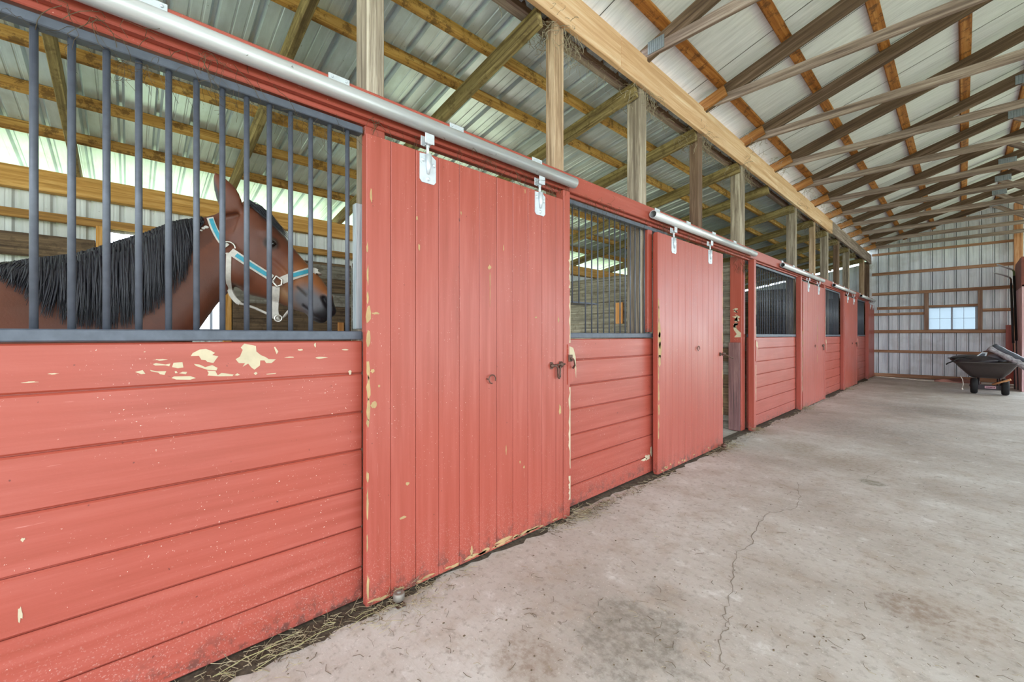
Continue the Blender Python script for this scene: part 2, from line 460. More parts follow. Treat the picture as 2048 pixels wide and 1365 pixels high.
m.box(WX0, WX0 + .024, y0, y1, WZ0, WZ1, 0, .003); m.box(WX1 - .045, WX1, y0, y1, WZ0, WZ1, 0, .003); m.box(-.215, -.180, y0, y1, WZ0, WZ1, 0, .003)
m.build('window_frame', WFR, w)
for xa, xb in ((WX0 + .02, -.21), (-.185, WX1 - .04)):
    m = MB(); m.box(xa, xb, YE - .004, YE + .002, WZ0 + .02, WZ1 - .02); p = m.build('pane', GLASS, w)
    xm = (xa + xb) / 2; zm = (WZ0 + WZ1) / 2
    m = MB(); m.box(xm - .004, xm + .004, YE - .009, YE - .005, WZ0 + .02, WZ1 - .02); m.box(xa, xb, YE - .009, YE - .005, zm - .004, zm + .004); m.build('muntin', WFR, p)

# girts and studs on the end wall
for nm, lab, x0, x1, z, h in (
        ('wall_girt', 'weathered wall girt just under the truss ends on the end wall', -1.86, .95, 3.66, .065),
        ('wall_girt', 'brown wall girt across the end wall, highest clear of the trusses', -1.86, .95, 3.07, .085),
        ('wall_girt', 'long brown wall girt joining the tops of the window studs', -1.86, .95, 2.47, .085),
        ('wall_girt', 'short clean brown girt ending at the left window stud', -1.74, -.735, 2.04, .085),
        ('wall_girt', 'short dirty girt left of the window, below the clean short one', -1.82, -.735, 1.86, .075),
        ('wall_girt', 'brown girt on the end wall level with the window sill', -1.82, .95, 1.345, .09),
        ('wall_girt', 'dirty low girt on the end wall, hidden at right by the wheelbarrow', -1.82, .95, .765, .08),
        ('wall_girt', 'short girt on the end wall right of the window', .36, .95, 1.90, .08),
        ('sill_plate', 'dirty base board along the foot of the end wall', -1.86, .95, .055, .10)):
    tag(board(nm, (x0, YE - .035, z), (x1, YE - .035, z + U(-.01, .01)), .04, h, GIRT), lab, 'girt' if nm == 'wall_girt' else 'board')
for xa, xb, lab in ((-.735, -.645, 'upright stud on the left side of the end window'), (.275, .36, 'upright stud on the right side of the end window')):
    m = MB(); m.box(xa, xb, YE - .075, YE - .03, 1.39 if xa < 0 else 1.39, 2.43, 0, .004); tag(m.build('window_stud', STUD, None, ((xa + xb) / 2, YE - .05, 1.39)), lab, 'stud')
tag(board('window_header', (-.645, YE - .05, 2.05), (.275, YE - .05, 2.045), .04, .06, GIRT), 'short board over the end window between its two studs', 'board')
m = MB(); m.box(.75, .90, YE - .11, YE - .06, 0, 1.50, 0, .004); tag(m.build('corner_board', RED['Z'], None, (.82, YE - .08, 0)), 'dark red upright board in the far corner beside the partition', 'board')

# ------------------------------------------------------------------ posts, beams
posts = [(.831, .916, .135, POST_GREY, 'weathered pale grey post at the left edge of the first closed door'),
         (2.165, 2.265, .085, POST_TAN, 'tan stud rising above the latch side of the first closed door'),
         (3.288, 3.40, .13, POST_GREY, 'grey weathered post rising behind the second barred panel'),
         (4.478, 4.578, .10, POST_DARK, 'brown stud with pale face above the half open door'),
         (5.753, 5.879, .135, POST_GREY, None),
         (8.285, 8.379, .135, POST_GREY, 'grey post above the end of the third barred panel'),
         (9.615, 9.695, .09, POST_TAN, 'tan stud above the latch side of the third door'),
         (10.74, 10.837, .13, POST_GREY, 'grey post above the fourth barred panel'),
         (11.878, 11.99, .10, POST_DARK, 'brown stud above the end of the fourth barred panel'),
         (13.17, 13.24, .13, POST_GREY, 'grey post above the latch side of the fourth door'),
         (15.40, 15.58, .10, POST_TAN, 'pale stud above the last barred panel, second from the end wall'),
         (16.40, 16.54, .13, POST_DARK, 'dark brown post in the corner against the end wall')]
for ya, yb, dep, mt, lab in posts:
    if lab:
        m = MB(); m.box(-1.915 - dep, -1.915, ya, yb, 0, 3.46, 0, .005)
        tag(m.build('support_post', mt, None, (-1.98, (ya + yb) / 2, 0)), lab, 'post', 'posts along the stall fronts')
    else:   # the post beside the half open doorway: painted red below the header, with a kick board
        t = thing('doorway_post', 'post beside the half open doorway, chipped red below and bare grey above', 'post', (-1.98, (ya + yb) / 2, 0), 'posts along the stall fronts')
        m = MB(); m.box(-1.915 - dep, -1.915, ya, yb, 2.25, 3.46, 0, .005); m.build('bare_upper_post', mt, t)
        m = MB(); m.box(-1.917 - dep, -1.913, ya - .002, yb + .002, 0, 2.25, 0, .004)
        for z0, w_ in ((1.45, .03), (1.30, .05), (1.36, .02), (1.55, .015)):
            P = [(-1.99 + U(-.02, .05) + w_ * math.cos(a) * U(.5, 1.2), ya - .0035, z0 + w_ * 1.8 * math.sin(a) * U(.5, 1.3)) for a in [i * math.pi / 6 for i in range(12)]]
            m.prism(P, (0, .002, 0), 1)
        m.build('painted_lower_post', [RED['Z'], CREAM], t)
        m = MB(); m.box(-2.06, -1.925, ya - .035, ya - .003, .01, 1.14, 0, .004); tag(m.build('kick_board', wood('worn_kick_board', '#4f3d3c', '#775352', '#95706b', 'Z'), t), 'dull worn kick board nailed on the lower half')
m = MB(); ys = (-3.2, 2.86, 5.93, 10.6, YE - .05)
tag(board('roof_beam', (-1.894, -3.2, 3.535), (-1.894, 2.93, 3.535), .042, .27, wood('light_pine_beam_x', '#b98c66', '#d3aa87', '#e2c5a8', 'X', None, 0, .7, 2.0), None, (0, 0, 1), .004), 'nearest length of light pine roof beam, with a round bolt hole', 'beam', 'lengths of the light pine roof beam')
for a, b, lab in ((2.934, 5.95, 'second length of light pine roof beam, over the half open door'), (5.954, 11.0, 'third length of light pine roof beam, over the third and fourth barred panels'), (11.004, YE - .05, 'farthest grey end length of the roof beam meeting the end wall')):
    tag(board('roof_beam', (-1.894, a, 3.535), (-1.894, b, 3.535), .042, .27, _wc['light_pine_beam_xX'] if a < 10 else TRUSS), lab, 'beam', 'lengths of the light pine roof beam')
tag(board('back_beam', (-2.075, -3.2, 3.595), (-2.075, YE - .05, 3.595), .045, .24, wood('dusty_dark_beam', '#4a3b30', '#6c5a4a', '#8b7866', 'X')), 'dusty dark beam along the back of the posts, behind the light pine beam', 'beam')
tag(board('ledger_board', (-2.075, -3.2, 3.457), (-2.075, YE - .05, 3.457), .06, .034, TRUSS), 'grey ledger strip under the dark back beam', 'board')

# ------------------------------------------------------------------ main roof trusses and purlins
plates = []
for i in range(2, 13):
    y = .92 + 1.218 * i + (.0 if i < 6 else .0)
    if y > YE - .3: break
    lab = f'grey roof truss crossing above the aisle, {ORD[i - 2]} from the camera' if i > 2 else 'grey roof truss nearest the camera, its end above the second barred panel'
    t = thing('roof_truss', lab, 'truss', (-1.87, y, 3.67), 'roof trusses over the aisle')
    mt = (TRUSS, TRUSSD)[i % 2]
    yb = y + .0
    board('bottom_chord', (-1.93, yb, 3.712), (8.0, yb, 3.712), .04, .088, TRUSS, t)
    board('top_chord', (-1.97, yb + .001, RP(-1.97) - .073), (RIDGE, yb + .001, RP(RIDGE) - .073), .038, .145, TRUSSD, t)
    board('top_chord', (RIDGE, yb + .001, RP(RIDGE) - .073), (8.2, yb + .001, RP(RIDGE) - .073 - .32 * (8.2 - RIDGE)), .038, .145, TRUSSD, t)
    board('web', (.52, yb, RP(.52) - .14), (1.42, yb, 3.73), .036, .088, TRUSS, t)
    board('web', (1.42, yb, 3.73), (RIDGE - .1, yb, RP(RIDGE - .1) - .14), .036, .088, TRUSS, t)
    for px, pz in ((-1.79, 3.738), (.56, RP(.56) - .12), (1.42, 3.74)):
        m = MB()
        hw = .075 if px < -1 else .11
        for k in range(8):
            a = px - hw + hw / 4 * k
            m.box(a, a + hw / 4 - .0035, yb - .026, yb - .0195, pz - .055, pz + .055, 0, .002)
            m.box(a + .003, a + hw / 4 - .006, yb + .0205, yb + .025, pz - .055, pz + .055)
        m.box(px - hw, px + hw, yb - .0225, yb - .0192, pz - .055, pz + .055)
        m.build('gusset_plate', GUSSET, t)
    if i > 2:
        board('bearing_block', (-1.95, yb - .040, RP(-1.95) - .085), (-1.66, yb - .040, RP(-1.66) - .085), .035, .115, wood('orange_block', '#7a4c26', '#a06b3a', '#b58452', 'X'), t)
for i, x in enumerate((-1.71, -1.13, -.55, .02, .58, 1.15, 1.72)):
    lab = f'orange purlin board under the white ceiling, {ORD[i]} row up from the pine beam'.replace('nearest', 'first')
    up = Vector((-.32, 0, 1)).normalized()
    tag(board('roof_purlin', (x, -3.5, RP(x) + .02), (x, YE, RP(x) + .02), .09, .038, PURL_X if False else wood('orange_purlin_board', '#74431a', '#a2662e', '#bd8449', 'X', '#4d2f17', .75, .75), None, up), lab, 'purlin', 'orange roof purlins')

# ------------------------------------------------------------------ lean-to rafters and purlins over the stalls
for i, y in enumerate((-2.8, -1.58, -.36, .80, 2.03, 3.25, 4.445, 5.72, 6.9, 8.25, 9.58, 10.70, 11.845, 13.135, 14.2, 15.365)):
    nm = ['out of sight at left', 'behind the left bars', 'seen beside the second bar of the first panel', 'sloping down behind the horse head', 'meeting the tan stud above the first door'][i] if i < 5 else f'over the stalls, {ORD[i - 4]} beyond the first door'
    if i < 2: continue
    tag(board('stall_rafter', (-1.93, y, LR(-1.93) - .162), (-6.2, y, LR(-6.2) - .162), .05, .13, LRAFT), f'olive brown sloping rafter {nm}', 'rafter', 'rafters of the stall roof')
for i, x in enumerate((-2.45, -2.87, -3.47, -4.07, -4.62, -5.2)):
    lab = ['highest golden purlin under the metal stall roof, close to the dark back beam', 'second golden purlin down the metal stall roof', 'third golden purlin down the metal stall roof', 'fourth golden purlin, topmost seen through the first bars', 'fifth golden purlin, middle one seen through the first bars', 'lowest golden purlin, at the edge of the bright eave strip'][i]
    tag(board('stall_purlin', (x, -4.5, LR(x) - .046), (x, YE - .03, LR(x) - .046), .04, .09, wood('golden_purlin_board', '#7d5322', '#b08343', '#c9a25f', 'X', '#4d3216', .7, .8), None, (-.17, 0, 1)), lab, 'purlin', 'purlins of the stall roof')
tag(board('eave_beam', (-5.6, -4.5, 2.615), (-5.6, YE - .03, 2.615), .09, .19, wood('golden_eave_beam', '#8a6128', '#b98a48', '#d1a765', 'X')), 'golden brown eave beam along the outer stall wall under the bright gap', 'beam')
tag(board('outer_wall_girt', (-5.585, -4.5, 2.30), (-5.585, YE - .03, 2.30), .05, .075, wood('brown_girt_y', '#6b4a26', '#9a7038', '#b88d52', 'X')), 'brown girt on the outer wall below the eave beam', 'girt')
tag(board('wall_plank', (-5.58, -4.5, 2.03), (-5.58, RY0 - .1, 2.03), .05, .20, wood('brown_stall_plank', '#3f3126', '#64513d', '#846d52', 'X', '#33281d', .4, .9)), 'wide dark plank on the outer wall behind the horse back', 'plank')
for ya, yb, lab in ((-.235, -.155, 'upright golden stud left of the bright opening behind the horse'), (.765, .84, 'upright stud right of the bright opening behind the horse')):
    m = MB(); m.box(-5.62, -5.54, ya, yb, 0, 2.27, 0, .004); tag(m.build('opening_stud', wood('golden_stud', '#8a5a22', '#b5803c', '#cda063', 'Z'), None, (-5.58, ya, 0)), lab, 'stud')
m = MB(); m.box(-5.64, -5.52, RY0 - .02, RY1 + .01, 1.255, 1.30, 0, .003); tag(m.build('opening_sill', RAIL, None, (-5.58, .3, 1.255)), 'dark sill under the bright opening behind the horse', 'sill')
m = MB()
for y in (.50, .66): m.box(-5.63, -5.60, y - .012, y + .012, 1.30, 2.24)
tag(m.build('window_bars', WFR, None, (-5.62, .5, 1.3)), 'thin pale uprights in the bright opening behind the horse', 'bars')

def plank_wall(name, label, axis, c, a0, a1, z0, z1, ph=.178, th=.045, brown=.35):
    m = MB(); z = z0
    while z < z1 - .05:
        zz = min(z + ph, z1); mi = 1 if R() < brown else 0
        if axis == 'X': m.box(a0, a1, c - th / 2, c + th / 2, z + .002, zz - .003, mi, .003)
        else: m.box(c - th / 2, c + th / 2, a0, a1, z + .002, zz - .003, mi, .003)
        z = zz
    if axis == 'X': m.box(a0 + .002, a1 - .002, c - th * .35, c + th * .35, z0, z1 - .004, 1)
    else: m.box(c - th * .35, c + th * .35, a0 + .002, a1 - .002, z0, z1 - .004, 1)
    loc = ((a0 + a1) / 2, c, z0) if axis == 'X' else (c, (a0 + a1) / 2, z0)
    return tag(m.build(name, [PLANK[axis], PLANKB[axis]], None, loc), label, 'partition')
plank_wall('stall_partition', 'plank partition between the horse stall and the next one', 'X', 2.21, -5.54, -2.06, 0, 2.2)
plank_wall('stall_partition', 'grey plank partition seen through the second barred panel', 'X', 5.82, -5.54, -2.06, 0, 2.2)
plank_wall('stall_partition', 'plank partition seen dimly behind the third barred panel', 'X', 9.95, -5.54, -2.06, 0, 2.2, brown=.6)
plank_wall('stall_partition', 'plank partition behind the fourth barred panel', 'X', 13.6, -5.54, -2.06, 0, 2.2, brown=.6)
plank_wall('plank_lining', 'dark brown plank lining on the outer wall behind the horse muzzle', 'Y', -5.56, .85, 2.18, 0, 2.17, brown=.7)
m = MB(); m.box(-3.80, -3.67, 5.775, 5.796, 1.42, 1.76, 0, .003); tag(m.build('salt_board', wood('orange_scrap', '#a56a34', '#c58a52', '#d8a673', 'Z'), None, (-3.73, 5.78, 1.42)), 'small orange board on the grey partition seen through the second bars', 'board')
m = MB(); m.box(-5.54, -5.50, 2.0, 2.07, 1.22, 1.40, 0, .003); tag(m.build('scrap_board', _wc['orange_scrapZ'], None, (-5.52, 2.03, 1.22)), 'small orange scrap of wood right of the horse muzzle', 'board')

# ------------------------------------------------------------------ stall fronts
def patch_poly(m, pts, x=XW, mi=1, th=.0012):
    m.prism([(x + th, p.y, p.z) for p in pts], (-th - .0006, 0, 0), mi)
def chip(m, y, z, ry, rz, x=XW, n=11, mi=1):
    P = [Vector((0, y + ry * math.cos(a) * U(.55, 1.15), z + rz * math.sin(a) * U(.5, 1.2))) for a in [2 * math.pi * i / n for i in range(n)]]
    patch_poly(m, P, x, mi)

def front_panel(label, ya, yb, chips=None, bars_from=None, short=(), br=.0056, bh=None):
    t = thing('stall_front_panel', label, 'stall front', (XW, (ya + yb) / 2, 0), 'red plank stall fronts with barred tops')
    m = MB()
    zs = bh or [0.018, .166, .350, .527, .707, .880, 1.058, 1.210]
    for z0, z1 in zip(zs, zs[1:]):
        m.box(XW - .042, XW, ya, yb, z0, z1 - .004, 0, .0058)
    m.box(XW - .041, XW - .012, ya + .002, yb - .002, .03, 1.20, 2)
    if chips: chips(m)
    m.build('plank_wall', [RED['Y'], CREAM, RED['Y']], t)
    m = MB(); m.box(XW - .040, XW + .008, ya - .005, yb - .004, 1.211, 1.250, 0, .004); m.build('sill_rail', RAIL, t)
    m = MB(); m.box(XW - .044, XW + .004, ya - .02, yb, 2.160, 2.192, 0, .003); m.build('top_rail', RAIL, t)
    y = bars_from if bars_from is not None else ya + .035
    k = 0
    while y < yb - .015:
        m = MB(); z0 = 1.252
        if k in short: z0 = 1.475
        m.tube([(XW - .021, y, z0 - .01), (XW - .021, y, 2.165)], br, 10); m.build('bar', STEEL, t)
        y += .0783 if br > .008 else .0765; k += 1
    return t

zq = lambda a, b: onX(240 + a / 6.4, 680 + b / 6.4, XW)
def chips1(m):
    for poly in ([(905, 210), (930, 170), (1020, 125), (1100, 118), (1160, 138), (1215, 168), (1180, 195), (1258, 212), (1225, 255), (1195, 298), (1120, 285), (1095, 262), (1040, 255), (1010, 205)],
                 [(1480, 250), (1535, 215), (1570, 130), (1545, 100), (1590, 50), (1670, 65), (1740, 80), (1745, 150), (1800, 195), (1870, 225), (1900, 248), (1995, 250), (1940, 298), (1870, 298), (1850, 265), (1795, 265), (1790, 330), (1720, 382), (1680, 355), (1640, 305), (1570, 345), (1600, 300), (1520, 298)],
                 [(665, 350), (685, 295), (800, 288), (812, 355), (740, 365)], [(420, 312), (460, 298), (580, 318), (645, 305), (630, 340), (580, 328), (450, 330)],
                 [(195, 412), (290, 388), (325, 435), (270, 440)], [(380, 385), (470, 405), (592, 402), (570, 450), (510, 440), (490, 420), (400, 405)],
                 [(945, 310), (1020, 318), (1090, 350), (1180, 325), (1248, 360), (1235, 392), (1120, 385), (1060, 365), (970, 335)],
                 [(1115, 395), (1220, 400), (1250, 455), (1300, 425), (1455, 445), (1440, 465), (1270, 468), (1120, 458), (1135, 425)],
                 [(660, 490), (690, 470), (900, 465), (970, 490), (900, 512), (720, 510)], [(755, 430), (800, 410), (858, 412), (845, 440)],
                 [(1465, 455), (1500, 430), (1538, 450), (1500, 460)], [(1710, 430), (1740, 410), (1760, 430), (1735, 452)], [(1870, 438), (2000, 425), (1990, 436), (1880, 445)],
                 [(1970, 95), (1985, 90), (2025, 150), (2005, 185), (1990, 150)], [(300, 155), (320, 148), (330, 155), (310, 160)], [(700, 405), (720, 400), (740, 425), (705, 430)]):
        patch_poly(m, [zq(*p) for p in poly])
    for u, v, a, b in ((600, 700, .012, .004), (630, 690, .004, .012), (640, 716, .03, .004), (690, 700, .02, .003), (40, 1230, .006, .022), (60, 765, .02, .002), (105, 748, .012, .002), (700, 745, .008, .012), (580, 715, .02, .003), (45, 1080, .005, .006), (320, 720, .02, .003)):
        p = onX(u, v, XW); chip(m, p.y, p.z, a, b)
front_panel('red plank stall front with peeling cream patches, horse behind its bars', -1.5, .790, chips1, -.21 * 1.0107 - .0783 * 15, (), .0098)
def chips2(m):
    p = onX(1295, 915, XW); chip(m, p.y, p.z, .05, .03); chip(m, p.y + .06, p.z + .04, .02, .05); chip(m, p.y - .05, p.z - .01, .06, .012)
front_panel('short red plank stall front with bars, between the closed and the half open door', 2.20, 3.70, chips2, 2.255, (1, 2))
front_panel('red plank stall front with bars, past the open doorway', 5.93, 8.12, None, None, (1,))
front_panel('red plank stall front with bars, between the third and fourth doors', 9.93, 11.78)
front_panel('red plank stall front with bars, nearest the end wall', 13.55, 15.32)
# stub of plank below the opening of stall two is open doorway: nothing there

# header of two boards along the whole row
t = thing('stall_header', 'long red painted double header board running over all the stall doors', 'header', (-1.87, 6.5, 0))
m = MB(); m.box(-1.913, -1.8735, -3.2, YE - .05, 2.206, 2.362, 0, .004); m.build('back_header_board', RED['Y'], t)
m = MB(); m.box(-1.873, -1.840, -3.2, YE - .06, 2.226, 2.352, 0, .005); m.build('front_header_board', RED['Y'], t)

# jamb strips: where each door latches, plus trims
def jamb(label, ya, yb, block=True, chips=()):
    m = MB(); m.box(XW + .001, -1.800, ya, yb, .0, 2.205, 0, .005)
    for z0, z1 in chips:
        P = []; n = 14
        for i in range(n + 1): P.append((yb + .0016, z0 + (z1 - z0) * i / n, U(.003, .020)))
        prev = None
        for y_, z_, w_ in P:
            cur = ((-1.7992, yb - w_, z_), (-1.7992, yb + .001, z_))
            if prev: m.prism([prev[0], prev[1], cur[1], cur[0]], (-.0012, 0, 0), 1)
            prev = cur
    if block:
        y0 = yb - .03
        m.prism([(-1.794, y0, .90), (-1.794, y0 + .075, .925), (-1.794, y0 + .085, 1.0), (-1.794, y0 + .08, 1.09), (-1.794, y0 + .055, 1.15), (-1.794, y0, 1.17)], (-.06, 0, 0), 0)
        m.prism([(-1.7925, y0 + .012, 1.10), (-1.7925, y0 + .03, 1.085), (-1.7925, y0 + .06, 1.075), (-1.7925, y0 + .072, 1.03), (-1.7925, y0 + .083, .94), (-1.7925, y0 + .0845, 1.0), (-1.7925, y0 + .078, 1.085), (-1.7925, y0 + .053, 1.146), (-1.7925, y0 + .012, 1.158)], (-.0015, 0, 0), 1)
    return tag(m.build('door_jamb', [RED['Z'], CREAM], None, ((XW - 1.8) / 2, (ya + yb) / 2, 0)), label, 'jamb', 'red door jamb strips')
t0 = jamb('red jamb strip with long cream chips at the latch edge of the first door', 2.128, 2.195, True, ((.12, .28), (.33, .88), (1.18, 1.5), (1.55, 1.75)))
jamb('red jamb strip on the far side of the open doorway', 5.86, 5.93, True, ((.4, .85), (1.2, 1.35), (1.5, 1.9)))
jamb('red jamb strip at the latch edge of the third door', 9.84, 9.925, True, ((1.2, 1.6),))
jamb('red jamb strip at the latch edge of the fourth door', 13.46, 13.54, True)
jamb('red trim strip just left of the third door', 8.125, 8.20, False, ((.3, 1.3),))
jamb('red trim strip before the fourth door', 11.785, 11.86, False)
jamb('red trim strip before the last door', 15.33, 15.41, False)
m = MB(); m.box(-1.91, -1.874, .80, .90, 0, 2.205, 0, .004); tag(m.build('door_trim', RED['Z'], None, (-1.89, .85, 0)), 'red trim board showing above the left corner of the first door', 'trim')
m = MB(); m.box(-1.905, -1.87, 3.345, 3.42, 1.26, 2.2, 0, .004); tag(m.build('door_trim', RED['Z'], None, (-1.89, 3.38, 1.26)), 'narrow red upright behind the bars beside the grey post', 'trim')
m = MB(); m.box(-1.955, -1.918, .775, .825, 1.26, 1.85, 0, .003); tag(m.build('bare_board', wood('pale_weathered_board', '#77808a', '#aab2b8', '#cfd4d8', 'Z'), None, (-1.93, .8, 1.26)), 'pale weathered board end at the right of the first barred panel', 'board')

# ------------------------------------------------------------------ sliding doors
def hanger(t, y, z):
    """strap plate on the door with a roller yoke running up to the pipe track."""
    x = -1.7995
    m = MB(); w = .046
    m.prism([(x + .004, y - w, z - .075), (x + .004, y - w + .012, z - .09), (x + .004, y + w - .012, z - .09), (x + .004, y + w, z - .075), (x + .004, y + w, z + .035), (x + .004, y + w * .35, z + .055), (x + .004, y - w, z + .050)], (-.0038, 0, 0))
    m.tube([(x + .008, y, z - .045), (x + .010, y, z - .01), (x + .011, y, z + .05)], [.006, .013, .016], 8, 0, True, True, .8)
    h = m.build('hanger', BRIGHT, t)
    for by, bz in ((y - .03, z + .02), (y + .033, z + .005), (y, z - .068)):
        m = MB(); m.ball((x + .006, by, bz), (.005, .009, .009), 0, 2); m.torus((x + .0045, by, bz), .010, .002, (1, 0, 0), 12); m.build('bolt', BRIGHT, h)
    m = MB(); m.tube([(x, y, z + .04), (x, y, z + .12)], .0075, 8); m.ball((x, y, z + .095), (.011, .011, .008), 0, 1)
    for s_ in (-1, 1): m.box(x + s_ * .021 - .002, x + s_ * .021 + .002, y - .026, y + .026, z + .10, z + .150, 0, .002)
    m.box(x - .023, x + .023, y - .012, y + .012, z + .098, z + .104, 0, .002)
    m.build('roller_yoke', BRIGHT, h)
def door(label, ya, yb, n, seams=None, x1=-1.800, z0=.014, z1=2.135, hang=(), hook=None, latch=None, chips=None):
    t = thing('sliding_stall_door', label, 'door', (x1 - .02, (ya + yb) / 2, 0), 'red plank sliding stall doors')
    m = MB(); e = seams or [ya + (yb - ya) * i / n for i in range(n + 1)]
    for a, b in zip(e, e[1:]): m.box(x1 - .040, x1, a + .0008, b - .0008, z0, z1, 0, .0025)
    m.box(x1 - .050, x1 - .010, ya + .01, yb - .01, z0 + .01, z1 - .01, 0)
    if chips: chips(m)
    m.build('plank_panel', [RED['Z'], TAN], t)
    for y in hang: hanger(t, y, 2.075)
    if hook:
        y, z = hook; m = MB()
        m.tube([(x1 - .004, y - .03, z + .005), (x1 + .014, y - .03, z)], .003, 6)
        m.torus((x1 + .012, y, z), .024, .0032, (1, 0, 0), 18, 0, -.4 * math.pi, 1.25 * math.pi); m.build('hook', IRON, t)
    if latch:
        y, z, opened = latch; m = MB()
        m.box(x1 - .001, x1 + .006, y - .030, y - .006, z - .022, z + .022, 0, .002); m.ball((x1 + .010, y - .018, z), (.012, .016, .016), 0, 2)
        m.box(x1 - .001, x1 + .006, y + .058, y + .088, z - .020, z + .024, 0, .002); m.ball((x1 + .010, y + .073, z + .004), (.013, .018, .018), 0, 2)
        m.tube([(x1 + .012, y - .03, z), (x1 + .012, y + .105, z + .006)], .006, 8)
        if opened: m.tube([(x1 + .012, y + .01, z), (x1 + .05, y + .03, z - .01), (x1 + .115, y + .05, z - .045)], .0058, 8)
        else: m.tube([(x1 + .012, y + .012, z), (x1 + .016, y + .028, z - .012), (x1 + .018, y + .030, z - .075), (x1 + .018, y + .040, z - .085), (x1 + .018, y + .050, z - .075), (x1 + .016, y + .053, z - .012), (x1 + .012, y + .068, z + .003)], .0058, 8)
        m.build('latch', IRON, t)
    return t
X1 = -1.8
def d1(m):
    x = X1
    for z, h, w in ((1.50, .05, .006), (1.32, .04, .012), (1.22, .05, .010), (1.08, .05, .009), (.99, .06, .012), (.90, .05, .012), (.84, .02, .008), (.60, .03, .006), (.48, .07, .005), (1.40, .03, .006), (1.62, .03, .004), (.30, .05, .004), (.10, .06, .008)): chip(m, .777 + w * .7, z, w, h, x)
    for y, z, a, b in ((.81, .92, .015, .02), (.805, 1.07, .012, .01), (.82, 1.33, .02, .006), (.835, 1.0, .006, .006)): chip(m, y, z, a, b, x)
    for i in range(26):
        y = U(.80, 2.1); chip(m, y, .026 + U(0, .010), U(.015, .05), U(.003, .010), x)
    chip(m, 1.60, .045, .09, .012, x); chip(m, 1.36, .06, .01, .03, x); chip(m, 1.78, .035, .05, .010, x); chip(m, 1.36, .034, .05, .012, x)
    for u, v, a, b in ((979, 535, .012, .014), (980, 560, .003, .05), (980, 590, .002, .06), (834, 437, .006, .014), (838, 494, .006, .02), (742, 392, .006, .03), (1050, 383, .004, .02), (1007, 497, .004, .02), (922, 426, .004, .012), (1072, 635, .012, .006), (1040, 925, .006, .012), (1012, 900, .003, .03), (815, 968, .01, .01), (805, 1036, .02, .008), (1048, 935, .008, .01), (1120, 820, .012, .05), (1117, 640, .006, .02)):
        p = onX(u, v, x); chip(m, p.y, p.z, a, b, x)
S1 = [.776, .893, 1.024, 1.154, 1.281, 1.415, 1.542, 1.666, 1.791, 1.916, 2.049, 2.121]
door('closed red sliding door nearest the camera, right of the horse', .776, 2.121, 0, S1, hang=(1.088, 1.895), hook=(1.497, .985), latch=(2.02, 1.035, False), chips=d1)
def d2(m):
    x = X1
    for z, h, w in ((1.50, .06, .012), (1.42, .07, .018), (1.28, .08, .028), (1.19, .08, .034), (1.10, .09, .036), (1.02, .07, .026), (.9, .06, .01), (.72, .10, .012), (.58, .07, .014), (.45, .05, .012), (.36, .05, .008)): chip(m, 3.392 + w * .8, z, w, h, x)
    for z in (1.9, 1.75, 1.6, 1.4, 1.2, 1.05, .8, .6, .4): chip(m, 4.833, z, .006, U(.04, .09), x)
    for i in range(12): chip(m, U(3.42, 4.8), .03 + U(0, .03), U(.008, .03), U(.004, .012), x)
door('half open red sliding door slid left, dark doorway at its right', 3.385, 4.840, 11, None, hang=(3.68, 4.49), hook=(4.19, 1.10), latch=(4.77, 1.025, True), chips=d2)
def d3(m):
    for z in (1.5, 1.35, 1.2, 1.0, .8): chip(m, 9.25, z, .012, U(.06, .12), X1)  # column of narrow tan patches on the door face
    for z in (1.7, 1.5, 1.3, 1.1, .9): chip(m, 8.262, z, .012, U(.03, .08), X1)
door('third red sliding door down the row, closed, with narrow tan patches on its face', 8.25, 9.80, 10, None, hang=(8.6, 9.35), hook=(9.05, 1.04), latch=(9.66, 1.04, False), chips=d3)
door('fourth red sliding door down the row, closed', 11.90, 13.42, 10, None, hang=(12.2, 13.0), hook=(12.75, 1.04), latch=(13.3, 1.04, False))
door('last red sliding door against the end wall', 15.45, 16.48, 8, None, hang=(15.7, 16.2))

# track pipes
for ya, yb, lab in ((-3.2, 2.24, 'longest galvanised track pipe, over the horse and the first door'), (3.30, 5.88, 'galvanised track pipe over the half open door'), (7.08, 9.72, 'galvanised track pipe over the third door'),
                    (10.7, 13.1, 'galvanised track pipe over the fourth door'), (14.08, 16.5, 'galvanised track pipe over the last door by the end wall')):
    t = thing('door_track_pipe', lab, 'pipe', (-1.799, (ya + yb) / 2, 2.237), 'galvanised door track pipes')
    m = MB(); n = 22; ro, ri = .0345, .0300
    def ring(r, y): return [(-1.799 + r * math.cos(2 * math.pi * k / n), y, 2.272 + r * math.sin(2 * math.pi * k / n)) for k in range(n)]
    m.loft([ring(ri, ya + .001), ring(ro, ya), ring(ro, yb), ring(ri, yb - .001)], 0, False)
    m.loft([ring(ri, ya + .001), ring(ri, yb - .001)], 0, False)
    m.build('pipe', PIPE, t)
    y = ya + .15
    while y < yb - .1:
        m = MB(); m.box(-1.8395, -1.835, y - .045, y + .045, 2.330, 2.358, 0, .001)
        m.box(-1.838, -1.800, y - .014, y + .014, 2.303, 2.308, 0, .001); m.box(-1.8395, -1.836, y - .014, y + .014, 2.305, 2.335, 0, .001)
        for d in (-.03, .03): m.ball((-1.834, y + d, 2.345), (.003, .006, .006), 0, 1)
        m.build('track_bracket', BRIGHT, t); y += .62

